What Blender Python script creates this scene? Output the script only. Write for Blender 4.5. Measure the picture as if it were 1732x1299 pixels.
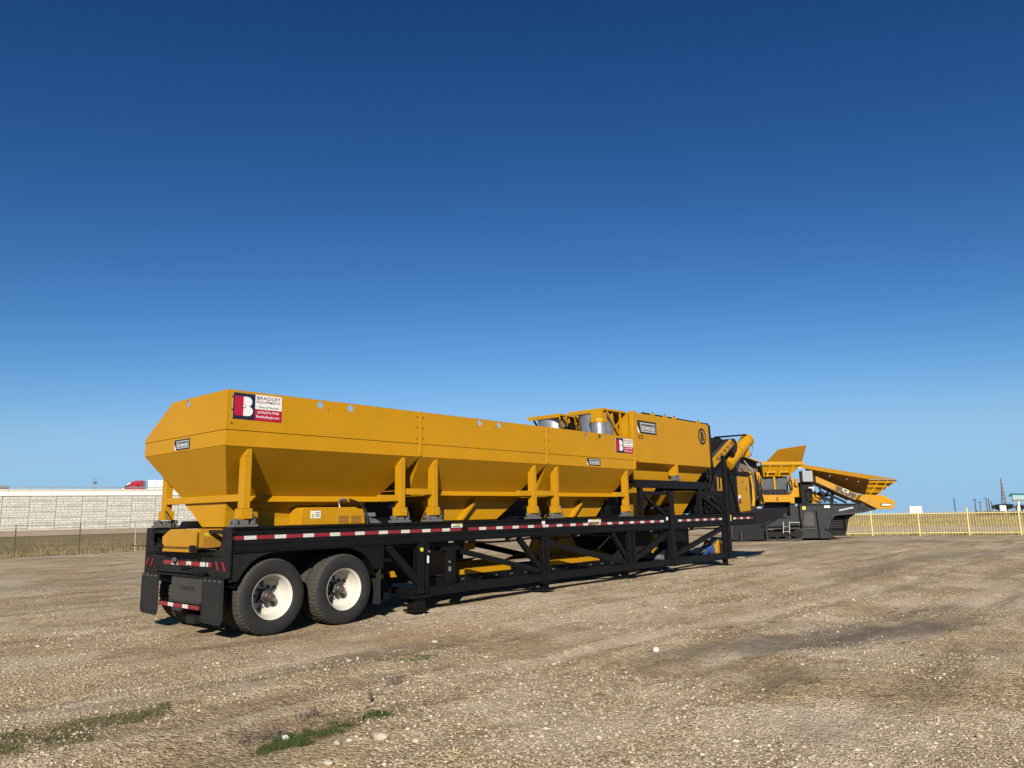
import bpy, bmesh, math, random
import numpy as np
from mathutils import Vector, Matrix
R = math.radians
random.seed(7); RNG = np.random.default_rng(11)
for o in list(bpy.data.objects): bpy.data.objects.remove(o)
SC = bpy.context.scene; COL = SC.collection

# ------------------------------------------------------------------ camera
YAW, PIT, ROL = R(41.2945), R(10.0114), R(1.07036)
CAMP = Vector((-4.5626, -9.5571, 1.6059))
FW = Vector((math.cos(YAW)*math.cos(PIT), math.sin(YAW)*math.cos(PIT), math.sin(PIT)))
RT = Vector((math.sin(YAW), -math.cos(YAW), 0)); UP = RT.cross(FW)
FH = Vector((math.cos(YAW), math.sin(YAW), 0))
cr = RT*math.cos(ROL) - UP*math.sin(ROL); cu = RT*math.sin(ROL) + UP*math.cos(ROL)
cd = bpy.data.cameras.new('camera'); cam = bpy.data.objects.new('camera', cd); COL.objects.link(cam)
M = Matrix.Identity(4)
for i in range(3):
    M[i][0], M[i][1], M[i][2], M[i][3] = cr[i], cu[i], -FW[i], CAMP[i]
cam.matrix_world = M
cd.sensor_fit = 'HORIZONTAL'; cd.sensor_width = 36; cd.lens = 1238.84/1732*36
cd.clip_start = .1; cd.clip_end = 9000; SC.camera = cam

# ------------------------------------------------------------------ world, sun, exposure
SUN_EL, SUN_AZ = R(27.5), R(40)                       # light travels towards +X turned SUN_AZ towards +Y
LD = Vector((math.cos(SUN_AZ)*math.cos(SUN_EL), math.sin(SUN_AZ)*math.cos(SUN_EL), -math.sin(SUN_EL)))
W = bpy.data.worlds.new('World'); SC.world = W; W.use_nodes = True
wn = W.node_tree.nodes; wn.clear()
sky = wn.new('ShaderNodeTexSky'); sky.sky_type = 'NISHITA'; sky.sun_disc = False
sky.sun_elevation = SUN_EL; sky.sun_rotation = math.atan2(-LD.x, -LD.y)
sky.altitude = 200; sky.air_density = 1.0; sky.dust_density = 0.35; sky.ozone_density = 3.5
bg = wn.new('ShaderNodeBackground'); bg.inputs[1].default_value = 0.0525
wo = wn.new('ShaderNodeOutputWorld')

# deepen the clear sky the way the camera's tone curve does: a power per colour channel
sp = wn.new('ShaderNodeSeparateColor'); cb_ = wn.new('ShaderNodeCombineColor'); W.node_tree.links.new(sky.outputs[0], sp.inputs[0])
for k, (gain, gam, cap) in enumerate(((.184, 2.0, 4.1), (.309, 1.6, 6.0), (.425, 1.44, 8.2))):
    mn = wn.new('ShaderNodeMath'); mn.operation = 'SMOOTH_MIN'; mn.inputs[1].default_value = cap; mn.inputs[2].default_value = cap*.35
    pw = wn.new('ShaderNodeMath'); pw.operation = 'POWER'; pw.inputs[1].default_value = gam
    ml = wn.new('ShaderNodeMath'); ml.operation = 'MULTIPLY'; ml.inputs[1].default_value = gain
    W.node_tree.links.new(sp.outputs[k], mn.inputs[0]); W.node_tree.links.new(mn.outputs[0], pw.inputs[0])
    W.node_tree.links.new(pw.outputs[0], ml.inputs[0]); out_ = ml.outputs[0]
    if k == 2:      # clear-air horizon stays blue instead of turning green
        g2 = wn.new('ShaderNodeMath'); g2.operation = 'MULTIPLY'; g2.inputs[1].default_value = 1.42; W.node_tree.links.new(prev, g2.inputs[0])
        mx = wn.new('ShaderNodeMath'); mx.operation = 'SMOOTH_MAX'; mx.inputs[2].default_value = .8; W.node_tree.links.new(out_, mx.inputs[0]); W.node_tree.links.new(g2.outputs[0], mx.inputs[1]); out_ = mx.outputs[0]
    prev = out_; W.node_tree.links.new(out_, cb_.inputs[k])
W.node_tree.links.new(cb_.outputs[0], bg.inputs[0]); W.node_tree.links.new(bg.outputs[0], wo.inputs[0])
sl = bpy.data.lights.new('sun', 'SUN'); sl.energy = 5.0; sl.angle = R(.53); sl.color = (1, .92, .80)
so = bpy.data.objects.new('sun', sl); COL.objects.link(so); so.rotation_euler = LD.to_track_quat('-Z', 'Y').to_euler()
so.location = (-20, -20, 30)
vs = SC.view_settings; vs.view_transform = 'Standard'; vs.look = 'None'; vs.gamma = 1; vs.exposure = 0.95
vs.use_curve_mapping = False
SC.render.engine = 'CYCLES'

# ------------------------------------------------------------------ materials
MATS = {}
KA = .52            # overall reflectance level that goes with the exposure above
class NT:
    def __init__(s, name):
        s.m = bpy.data.materials.new(name); s.m.use_nodes = True; s.t = s.m.node_tree
        s.b = s.t.nodes['Principled BSDF']; s.n = s.t.nodes.new
        s.tc = s.n('ShaderNodeTexCoord')
    def l(s, a, b): s.t.links.new(a, b)
    def noise(s, scale, detail=4, rough=.55, co=None, dist=0):
        n = s.n('ShaderNodeTexNoise'); n.inputs['Scale'].default_value = scale; n.inputs['Detail'].default_value = detail
        n.inputs['Roughness'].default_value = rough; n.inputs['Distortion'].default_value = dist
        s.l(co or s.tc.outputs['Object'], n.inputs['Vector']); return n.outputs['Fac']
    def vor(s, scale, out='Distance', co=None, rnd=1):
        n = s.n('ShaderNodeTexVoronoi'); n.inputs['Scale'].default_value = scale; n.inputs['Randomness'].default_value = rnd
        s.l(co or s.tc.outputs['Object'], n.inputs['Vector']); return n.outputs[out]
    def ramp(s, fac, stops, interp='LINEAR'):
        n = s.n('ShaderNodeValToRGB'); e = n.color_ramp.elements; n.color_ramp.interpolation = interp
        while len(e) < len(stops): e.new(.5)
        for k, (p, c) in enumerate(stops):
            e[k].position = p; e[k].color = (c, c, c, 1) if not hasattr(c, '__len__') else (*c, 1)
        s.l(fac, n.inputs[0]); return n.outputs[0]
    def mix(s, fac, a, b, mode='MIX'):
        n = s.n('ShaderNodeMix'); n.data_type = 'RGBA'; n.blend_type = mode
        for sock, v in ((n.inputs[0], fac), (n.inputs[6], a), (n.inputs[7], b)):
            if hasattr(v, 'links') or hasattr(v, 'is_linked'): s.l(v, sock)
            elif hasattr(v, '__len__'): sock.default_value = (*v, 1)
            else: sock.default_value = v
        return n.outputs[2]
    def math(s, op, a, b=0, c=None):
        n = s.n('ShaderNodeMath'); n.operation = op
        for k, v in enumerate((a, b) if c is None else (a, b, c)):
            if hasattr(v, 'is_linked'): s.l(v, n.inputs[k])
            else: n.inputs[k].default_value = v
        return n.outputs[0]
    def bump(s, h, strength, dist=.02):
        n = s.n('ShaderNodeBump'); n.inputs['Strength'].default_value = strength; n.inputs['Distance'].default_value = dist
        s.l(h, n.inputs['Height']); s.l(n.outputs[0], s.b.inputs['Normal'])
    def mapping(s, scale=(1, 1, 1), rot=(0, 0, 0), loc=(0, 0, 0), src='Object'):
        n = s.n('ShaderNodeMapping'); n.inputs['Scale'].default_value = scale; n.inputs['Rotation'].default_value = rot
        n.inputs['Location'].default_value = loc; s.l(s.tc.outputs[src], n.inputs[0]); return n.outputs[0]

def paint(name, col, rough=.5, var=.12, dust=0., dustcol=(.35, .28, .2), metal=0, bumpy=0, spec=.5, scale=3, coat=0):
    t = NT(name)
    col = [c*KA for c in col]; dustcol = [c*KA for c in dustcol]
    dark = [c*(1-var) for c in col]; lite = [min(1, c*(1+var*.6)) for c in col]
    c = t.ramp(t.noise(scale, 5, .6), [(.3, dark), (.7, lite)])
    if dust:
        d = t.math('MULTIPLY', t.ramp(t.noise(scale*2.3, 8, .7), [(.4, 0), (.75, 1)]), dust)
        c = t.mix(d, c, dustcol)
    t.l(c, t.b.inputs['Base Color'])
    r = t.ramp(t.noise(scale*4, 6, .65), [(.25, max(0, rough-.1)), (.8, min(1, rough+.12))])
    t.l(r, t.b.inputs['Roughness'])
    t.b.inputs['Metallic'].default_value = metal; t.b.inputs['Specular IOR Level'].default_value = spec
    if coat: t.b.inputs['Coat Weight'].default_value = coat; t.b.inputs['Coat Roughness'].default_value = .15
    if bumpy: t.bump(t.math('ADD', t.math('MULTIPLY', t.noise(scale*8, 3, .5), .25), t.noise(1.1, 2, .5)), bumpy*2.5, .02)
    MATS[name] = t.m; return t.m

paint('yellow', (.605, .298, .003), .45, .08, .07, (.50, .35, .12), bumpy=.05, scale=1.3, spec=.22)
paint('yellow_dusty', (.565, .278, .010), .5, .1, .18, (.38, .26, .11), scale=4, spec=.3)
paint('black', (.006, .006, .007), .5, .3, .08, (.045, .04, .032), scale=3, bumpy=.04, spec=.2)
paint('black_dusty', (.012, .012, .012), .6, .3, .3, (.07, .06, .048), scale=5, spec=.2)
paint('graphite', (.014, .015, .018), .5, .15, .15, (.09, .08, .065), scale=2, spec=.35)
paint('rubber', (.014, .014, .014), .75, .2, .25, (.08, .072, .06), scale=8, spec=.3)
paint('sidewall', (.020, .020, .021), .75, .15, .3, (.055, .05, .044), scale=7, spec=.3)
paint('tread', (.05, .046, .04), .9, .3, .7, (.17, .148, .115), scale=14, bumpy=.3, spec=.2)
paint('rim_white', (.74, .71, .62), .5, .06, .12, (.40, .34, .25), scale=6)
paint('hub', (.05, .045, .04), .5, .4, .4, (.11, .09, .07), scale=20)
paint('hub_rust', (.13, .06, .05), .6, .3, .3, scale=30)
paint('steel', (.62, .63, .65), .35, .2, .15, (.3, .28, .25), metal=.75, scale=8)
paint('galvanised', (.42, .43, .44), .4, .15, .15, metal=.6, scale=14)
paint('cell_grey', (.20, .20, .205), .5, .2, .2, metal=.3, scale=14)
paint('box_dark', (.045, .044, .042), .65, .2, .3, (.10, .09, .07), scale=5)
paint('white', (.95, .95, .93), .45, .03)
paint('red', (.38, .012, .03), .35, .08, scale=12)
paint('tape_red', (.30, .015, .025), .3, .1, .1, scale=30)
paint('tape_white', (.74, .74, .72), .3, .05, .1, scale=30)
paint('navy', (.012, .018, .05), .4, .05)
paint('crimson', (.52, .006, .045), .4, .05)
paint('ink', (.02, .02, .022), .5, .05)
paint('sign_grey', (.5, .52, .55), .4, .05)
paint('text_red', (.32, .06, .06), .5, .05)
paint('text_grey', (.10, .105, .12), .5, .05)
paint('warn_yellow', (.75, .62, .05), .5, .05)
paint('lamp_red', (.30, .02, .04), .2, .1)
paint('motor_blue', (.02, .08, .30), .4, .2, .15)
paint('panel_grey', (.075, .09, .095), .35, .15, .1)
paint('box_grey', (.34, .36, .38), .5, .1, .1)
paint('glass_dark', (.02, .025, .03), .1, .1)
paint('concrete_white', (.92, .90, .82), .85, .06, .15, (.55, .5, .42), scale=.5)
paint('concrete', (.58, .56, .48), .9, .12, .3, (.35, .32, .27), scale=.7)
paint('truck_red', (.42, .008, .025), .3, .06, spec=.6, coat=.4)
paint('trailer_white', (.92, .93, .94), .4, .05)
paint('truck_grey', (.12, .13, .15), .4, .1)
paint('fence_yellow', (.78, .63, .22), .5, .06, scale=2)
paint('rust_post', (.11, .065, .04), .8, .3, scale=10)
paint('pale_post', (.5, .47, .4), .8, .2, scale=10)
paint('wire', (.12, .115, .11), .6, .2)
paint('pole_wood', (.10, .085, .07), .85, .2, scale=1)
paint('tower_steel', (.30, .33, .37), .6, .15, scale=.4)
paint('sign_green', (.0, .14, .12), .5, .1, scale=.5)
paint('sign_pale', (.35, .55, .52), .5, .1, scale=.5)
paint('sign_ochre', (.25, .22, .05), .5, .1, scale=.5)
paint('rock_pale', (.62, .56, .46), .9, .2, .2, (.3, .24, .17), scale=12, bumpy=.5)
paint('rock_white', (.82, .79, .72), .9, .1, scale=12, bumpy=.4)
paint('twig', (.45, .38, .26), .8, .2, scale=20)
paint('weed', (.16, .11, .10), .9, .3, scale=20)
paint('shadow_brown', (.085, .04, .01), .6, .3, .3, scale=3)  # dark brown with shade put into the colour, mainly for shaded parts and slots
paint('belt', (.025, .025, .027), .8, .2, .3, (.09, .08, .065), scale=5)

def leafy(name, cols, scale):
    t = NT(name); gm = t.n('ShaderNodeNewGeometry')
    c = t.ramp(gm.outputs['Random Per Island'], [(k/(len(cols)-1), [q*KA for q in c]) for k, c in enumerate(cols)])
    t.l(c, t.b.inputs['Base Color']); t.b.inputs['Roughness'].default_value = .8
    t.b.inputs['Specular IOR Level'].default_value = .2; MATS[name] = t.m
leafy('grass_green', [(.02, .05, .012), (.045, .10, .02), (.09, .13, .035), (.16, .14, .06)], 4)
leafy('grass_olive', [(.07, .075, .03), (.13, .11, .05), (.20, .16, .08), (.28, .22, .12)], 4)
leafy('grass_straw', [(.30, .22, .09), (.46, .34, .14), (.58, .45, .20), (.40, .32, .12)], 4)
leafy('grass_dry', [(.20, .145, .07), (.33, .245, .12), (.43, .33, .17), (.17, .14, .06)], 4)
leafy('grass_tuft', [(.08, .06, .03), (.14, .105, .05), (.19, .15, .075)], 4)
leafy('tree_leaf', [(.02, .03, .015), (.035, .045, .02), (.05, .055, .03)], 4)
leafy('pebble', [(.30, .23, .15), (.47, .37, .26), (.55, .445, .32), (.62, .51, .37), (.78, .70, .57), (.40, .32, .23), (.57, .465, .335), (.50, .405, .285)], 4)

def blob(t, cx, cy, lx, ly, ang, soft=.45, nscale=2.2, namp=.6):
    """mask of an irregular elongated stain on the ground (metres)"""
    s, c = math.sin(ang), math.cos(ang)
    sep = t.n('ShaderNodeSeparateXYZ'); t.l(t.tc.outputs['Object'], sep.inputs[0])
    dx = t.math('SUBTRACT', sep.outputs[0], cx); dy = t.math('SUBTRACT', sep.outputs[1], cy)
    u = t.math('DIVIDE', t.math('ADD', t.math('MULTIPLY', dx, c), t.math('MULTIPLY', dy, s)), lx)
    v = t.math('DIVIDE', t.math('SUBTRACT', t.math('MULTIPLY', dy, c), t.math('MULTIPLY', dx, s)), ly)
    d = t.math('SQRT', t.math('ADD', t.math('MULTIPLY', u, u), t.math('MULTIPLY', v, v)))
    d = t.math('ADD', d, t.math('MULTIPLY', t.math('SUBTRACT', t.noise(nscale, 6, .65), .5), namp*2))
    return t.ramp(d, [(1-soft, 1), (1.0, 0)])

def ground_mat():
    t = NT('gravel')
    big = t.noise(.23, 6, .6, dist=.4); mid = t.noise(1.1, 6, .65, dist=.3); fine = t.noise(9, 6, .7)
    c = t.ramp(big, [(.3, (.49, .365, .20)), (.5, (.60, .455, .265)), (.7, (.65, .51, .315))])
    c = t.mix(t.math('MULTIPLY', t.ramp(mid, [(.46, 0), (.66, 1)]), .38), c, (.29, .21, .125))
    c = t.mix(t.math('MULTIPLY', t.ramp(t.noise(.6, 5, .6, dist=1), [(.5, 0), (.68, 1)]), .6), c, (.63, .51, .355))
    # worn lanes along the trailer, dusty pale flats between them
    dusty = t.ramp(t.noise(.42, 5, .55, dist=1.2), [(.46, 0), (.60, 1)])
    c = t.mix(t.math('MULTIPLY', dusty, .75), c, (.70, .575, .415))
    str_ = t.noise(1.0, 6, .62, co=t.mapping(scale=(.16, 1.7, 1), rot=(0, 0, R(8))), dist=.3)
    c = t.mix(t.math('MULTIPLY', t.ramp(str_, [(.50, 0), (.62, 1)]), .62), c, (.31, .225, .135))
    c = t.mix(t.math('MULTIPLY', t.ramp(t.noise(2.6, 7, .7, dist=.6), [(.56, 0), (.68, 1)]), .6), c, (.27, .205, .125))
    plain = c
    # individual pebbles as colour cells
    for sc, amt in ((38, .55), (75, .6), (16, .3)):
        cell = t.vor(sc, 'Color'); sp = t.n('ShaderNodeSeparateColor'); t.l(cell, sp.inputs[0])
        g = t.ramp(sp.outputs[0], [(0, (.42, .40, .37)), (.5, (1, 1, 1)), (.85, (1.0, 1.0, 1.0)), (1, (1.75, 1.75, 1.75))])
        c = t.mix(t.math('MULTIPLY', t.math('SUBTRACT', 1.25, t.math('MULTIPLY', dusty, .6)), amt), c, t.mix(1.0, c, g, 'MULTIPLY'))
    c = t.mix(t.math('MULTIPLY', t.ramp(fine, [(.52, 0), (.75, 1)]), .4), c, (.25, .185, .115))
    for b, colr, amt in ((blob(t, 5.6, -6.3, 3.4, .62, R(-22), .5, 1.6, .45), (.15, .125, .105), .95),
                         (blob(t, 8.6, -6.6, 1.6, .42, R(-10), .6, 2, .6), (.15, .13, .11), .7),
                         (blob(t, -1.05, -4.62, .75, .17, R(4), .6, 4, .6), (.09, .085, .04), .75),
                         (blob(t, -2.7, -2.95, 1.5, .5, R(-4), .6, 2.4, .5), (.13, .105, .055), .85),
                         (blob(t, 1.0, -2.4, 2.6, .5, R(10), .6, 1.8, .8), (.20, .145, .085), .7),
                         (blob(t, 16, -3.6, 5, .7, R(-3), .7, 1.2, .6), (.17, .145, .115), .6),
                         (blob(t, 24, -4.2, 7, 1.2, R(-12), .7, .8, .6), (.16, .14, .115), .6),
                         (blob(t, 30, 2.0, 9, 2.2, R(-30), .7, .5, .7), (.19, .165, .135), .55),
                         (blob(t, 2.6, -6.6, .9, .33, R(5), .6, 3, .8), (.21, .16, .095), .6),
                         (blob(t, 4, -1.7, 16, .20, R(-1.7), .6, 1.2, .35), (.33, .245, .15), .55),
                         (blob(t, 4, -3.6, 16, .22, R(-3), .6, 1.2, .35), (.36, .27, .17), .55),
                         (blob(t, 4, -4.3, 14, .20, R(-6), .6, 1.2, .35), (.70, .58, .43), .5),
                         (blob(t, 3.2, -1.3, 4.2, .8, R(2), .7, 1.4, .7), (.50, .34, .20), .6),
                         (blob(t, -1.2, -.8, 2.0, .7, R(-6), .7, 1.6, .8), (.46, .33, .20), .6),
                         (blob(t, -.2, 12, 9, 1.4, R(5), .7, .6, .7), (.22, .185, .14), .5)):
        c = t.mix(t.math('MULTIPLY', b, amt), c, t.mix(.75, c, colr))
    c = t.mix(1, c, (KA*1.13, KA*1.15, KA*1.18), 'MULTIPLY')
    t.l(c, t.b.inputs['Base Color']); t.b.inputs['Roughness'].default_value = .95
    t.b.inputs['Specular IOR Level'].default_value = .15
    h = t.math('ADD', t.math('MULTIPLY', t.vor(38), .7), t.math('MULTIPLY', t.vor(85), .35))
    h = t.math('ADD', t.math('MULTIPLY', h, -1), t.math('MULTIPLY', t.noise(5, 8, .7), 1.6))
    t.bump(h, .75, .03); MATS['gravel'] = t.m
ground_mat()

def soil_mat(name, cols, patch, s=.12):
    t = NT(name)
    c = t.ramp(t.noise(s, 6, .65, dist=.5), [(.3, cols[0]), (.5, cols[1]), (.7, cols[2])])
    c = t.mix(t.math('MULTIPLY', t.ramp(t.noise(s*3, 6, .7, co=t.mapping(scale=(.35, 1, 1), rot=(0, 0, YAW-R(70)))), [(.45, 0), (.65, 1)]), .8), c, patch)
    c = t.mix(.5, c, t.mix(1, c, t.ramp(t.noise(6, 6, .75), [(.3, .35), (.7, 1.5)]), 'MULTIPLY'))
    c = t.mix(1, c, (KA, KA, KA), 'MULTIPLY')
    t.l(c, t.b.inputs['Base Color']); t.b.inputs['Roughness'].default_value = .95; t.b.inputs['Specular IOR Level'].default_value = .1
    t.bump(t.noise(2, 6, .7), .25, .05); MATS[name] = t.m
soil_mat('verge_soil', [(.27, .20, .10), (.36, .27, .14), (.20, .17, .075)], (.15, .145, .06), .1)
soil_mat('field_soil', [(.46, .34, .15), (.60, .45, .20), (.40, .30, .12)], (.32, .26, .10), .03)
soil_mat('road_dirt', [(.58, .45, .31), (.66, .53, .38), (.52, .40, .28)], (.45, .34, .23), .08)

def wall_mat():
    t = NT('ashlar'); co = t.mapping(rot=(R(90), 0, 0))
    br = t.n('ShaderNodeTexBrick'); t.l(co, br.inputs[0]); br.inputs['Scale'].default_value = 1.0
    br.inputs['Brick Width'].default_value = .95; br.inputs['Row Height'].default_value = .40
    br.inputs['Mortar Size'].default_value = .035; br.inputs['Mortar Smooth'].default_value = .4; br.offset = .37; br.squash = .6; br.squash_frequency = 3
    br.inputs['Color1'].default_value = (.585, .56, .495, 1); br.inputs['Color2'].default_value = (.675, .655, .59, 1); br.inputs['Mortar'].default_value = (.49, .465, .405, 1)
    c = t.mix(.6, br.outputs[0], t.mix(1, br.outputs[0], t.ramp(t.noise(2.2, 6, .7), [(.3, .75), (.7, 1.15)]), 'MULTIPLY'))
    c = t.mix(t.math('MULTIPLY', t.ramp(t.noise(.35, 4, .6), [(.5, 0), (.7, 1)]), .35), c, (.46, .50, .43))
    c = t.mix(1, c, (KA, KA, KA), 'MULTIPLY')
    t.l(c, t.b.inputs['Base Color']); t.b.inputs['Roughness'].default_value = .95
    h = t.math('ADD', t.math('MULTIPLY', br.outputs['Fac'], -1.2), t.noise(2.6, 6, .7)); t.bump(h, .8, .10); MATS['ashlar'] = t.m
wall_mat()

# ------------------------------------------------------------------ mesh helpers
def link(o, parent=None):
    COL.objects.link(o)
    if parent is not None: o.parent = parent
    return o
def tag(o, label=None, cat=None, group=None, kind=None):
    if label: o['label'] = label
    if cat: o['category'] = cat
    if group: o['group'] = group
    if kind: o['kind'] = kind
    return o
def empty(name, label, cat, loc=(0, 0, 0), rz=0, group=None):
    o = bpy.data.objects.new(name, None); o.location = loc; o.rotation_euler = (0, 0, rz); o.empty_display_size = .3
    link(o); return tag(o, label, cat, group)
def ortho(d):
    d = Vector(d).normalized(); a = Vector((0, 0, 1)) if abs(d.z) < .95 else Vector((1, 0, 0))
    u = d.cross(a).normalized(); return d, u, u.cross(d)
class MB:
    def __init__(s): s.v = []; s.f = []
    def add(s, vs, fs):
        k = len(s.v); s.v += [tuple(v) for v in vs]; s.f += [tuple(i+k for i in f) for f in fs]; return s
    def hexa(s, p):   # 4 bottom + 4 top
        return s.add(p, [(3, 2, 1, 0), (4, 5, 6, 7), (0, 1, 5, 4), (1, 2, 6, 5), (2, 3, 7, 6), (3, 0, 4, 7)])
    def box(s, x0, x1, y0, y1, z0, z1):
        return s.hexa([(x0, y0, z0), (x1, y0, z0), (x1, y1, z0), (x0, y1, z0), (x0, y0, z1), (x1, y0, z1), (x1, y1, z1), (x0, y1, z1)])
    def prism(s, poly, ax, lo, hi):
        n = len(poly)
        def P(p, t): return {'x': (t, p[0], p[1]), 'y': (p[0], t, p[1]), 'z': (p[0], p[1], t)}[ax]
        vs = [P(p, lo) for p in poly]+[P(p, hi) for p in poly]
        return s.add(vs, [tuple(range(n))[::-1], tuple(range(n, 2*n))]+[(i, (i+1) % n, n+(i+1) % n, n+i) for i in range(n)])
    def bar(s, p0, p1, w, h, up=None):   # w across, h along up
        p0, p1 = Vector(p0), Vector(p1); d, u, v = ortho(p1-p0)
        if up is not None:
            v = Vector(up); v = (v-d*v.dot(d)).normalized(); u = d.cross(v)
        u = u*w/2; v = v*h/2
        return s.hexa([p0-u-v, p0+u-v, p0+u+v, p0-u+v, p1-u-v, p1+u-v, p1+u+v, p1-u+v])
    def tube(s, p0, p1, r, n=12, r2=None):
        p0, p1 = Vector(p0), Vector(p1); d, u, v = ortho(p1-p0); r2 = r if r2 is None else r2
        ring = [(math.cos(2*math.pi*i/n), math.sin(2*math.pi*i/n)) for i in range(n)]
        vs = [p0+u*(a*r)+v*(b*r) for a, b in ring]+[p1+u*(a*r2)+v*(b*r2) for a, b in ring]
        return s.add(vs, [tuple(range(n))[::-1], tuple(range(n, 2*n))]+[(i, (i+1) % n, n+(i+1) % n, n+i) for i in range(n)])
    def path(s, pts, r, n=6):
        pts = [Vector(p) for p in pts]; rings = []
        for i, p in enumerate(pts):
            d = pts[min(i+1, len(pts)-1)]-pts[max(i-1, 0)]; _, u, v = ortho(d)
            rings.append([p+u*(r*math.cos(2*math.pi*k/n))+v*(r*math.sin(2*math.pi*k/n)) for k in range(n)])
        vs = [q for g in rings for q in g]; fs = [tuple(range(n))[::-1], tuple(range(len(vs)-n, len(vs)))]
        for i in range(len(pts)-1):
            fs += [(i*n+k, i*n+(k+1) % n, (i+1)*n+(k+1) % n, (i+1)*n+k) for k in range(n)]
        return s.add(vs, fs)
    def lathe(s, prof, c, n=48, ax='y', wob=None, close=True):
        """prof: (r, t) pairs along axis; closed profile loop"""
        vs = []; m = len(prof)
        for i in range(n):
            a = 2*math.pi*i/n
            for j, (r, t) in enumerate(prof):
                rr = r if wob is None else r+wob(i, j)
                ca, sa = rr*math.cos(a), rr*math.sin(a)
                vs.append({'y': (c[0]+ca, c[1]+t, c[2]+sa), 'z': (c[0]+ca, c[1]+sa, c[2]+t), 'x': (c[0]+t, c[1]+ca, c[2]+sa)}[ax])
        fs = []
        for i in range(n):
            for j in range(m if close else m-1):
                fs.append((i*m+j, i*m+(j+1) % m, ((i+1) % n)*m+(j+1) % m, ((i+1) % n)*m+j))
        return s.add(vs, fs)
    def plate_holes(s, x0, x1, z0, z1, y0, y1, holes, n=16, ax='y'):
        """plate in x/z, thickness y0..y1, round holes [(x, z, r)] sharing one height"""
        B = (lambda a, b, c, d: s.box(a, b, y0, y1, c, d)) if ax == 'y' else (lambda a, b, c, d: s.box(y0, y1, a, b, c, d))
        holes = sorted(holes); c = max(h[2] for h in holes)*1.5; zc = holes[0][1]
        B(x0, x1, z0, zc-c); B(x0, x1, zc+c, z1); xx = x0
        for hx, hz, r in holes:
            B(xx, hx-c, zc-c, zc+c); xx = hx+c
            vs = []
            for y in (y0, y1):
                for k in range(n):
                    a = 2*math.pi*(k+.5)/n; ca, sa = math.cos(a), math.sin(a); q = c/max(abs(ca), abs(sa))
                    for rr in (r, q): vs.append((hx+ca*rr, y, zc+sa*rr) if ax == 'y' else (y, hx+ca*rr, zc+sa*rr))
            f = []
            for k in range(n):
                a, b = 2*k, 2*((k+1) % n); N = 2*n
                f += [(a, a+1, b+1, b), (N+a, N+b, N+b+1, N+a+1), (a, b, N+b, N+a)]
            s.add(vs, f)
        B(xx, x1, zc-c, zc+c); return s
    def mesh(s, name, smooth=None):
        me = bpy.data.meshes.new(name); me.from_pydata(s.v, [], s.f)
        bm = bmesh.new(); bm.from_mesh(me); bmesh.ops.recalc_face_normals(bm, faces=bm.faces); bm.to_mesh(me); bm.free()
        if smooth:
            me.polygons.foreach_set('use_smooth', [True]*len(me.polygons)); me.set_sharp_from_angle(angle=R(smooth))
        return me
    def build(s, name, mat, parent=None, bevel=0, smooth=None, kind=None, label=None):
        me = s.mesh(name, smooth); me.materials.append(MATS[mat] if isinstance(mat, str) else mat)
        o = bpy.data.objects.new(name, me); link(o, parent)
        if bevel:
            b = o.modifiers.new('bevel', 'BEVEL'); b.width = bevel; b.segments = 2; b.limit_method = 'ANGLE'; b.angle_limit = R(35)
        if kind: o['kind'] = kind
        if label: o['label'] = label
        return o
def inst(o, parent, loc=(0, 0, 0), rot=(0, 0, 0), scale=(1, 1, 1)):
    c = o.copy(); link(c); c.parent = parent; c.location = loc; c.rotation_euler = rot; c.scale = scale; return c
def text(name, body, mat, parent, org, rgt, up, w, h, th=.004, bold=.0, shear=0):
    """flat lettering fitted to w x h metres; org = lower-left corner"""
    cu_ = bpy.data.curves.new(name, 'FONT'); cu_.body = body; cu_.offset = bold; cu_.resolution_u = 3; cu_.shear = shear
    to = bpy.data.objects.new(name, cu_); COL.objects.link(to)
    dg = bpy.context.evaluated_depsgraph_get(); me = bpy.data.meshes.new_from_object(to.evaluated_get(dg))
    bpy.data.objects.remove(to); bpy.data.curves.remove(cu_)
    n = len(me.vertices); co = np.empty(n*3, np.float32); me.vertices.foreach_get('co', co); co = co.reshape(-1, 3)
    lo, hi = co.min(0), co.max(0); q = (co-lo)/np.maximum(hi-lo, 1e-6)
    rgt = np.array(Vector(rgt).normalized()); up = np.array(Vector(up).normalized()); nn = np.cross(rgt, up)
    P = np.array(org)+np.outer(q[:, 0]*w, rgt)+np.outer(q[:, 1]*h, up)+nn*th
    me.vertices.foreach_set('co', P.astype(np.float32).ravel()); me.update(); me.name = name
    me.materials.clear(); me.materials.append(MATS[mat])
    o = bpy.data.objects.new(name, me); return link(o, parent)
def AB(a, b, z=0):
    p = Vector((CAMP.x, CAMP.y, 0))+RT*a+FH*b; return Vector((p.x, p.y, z))

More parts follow.
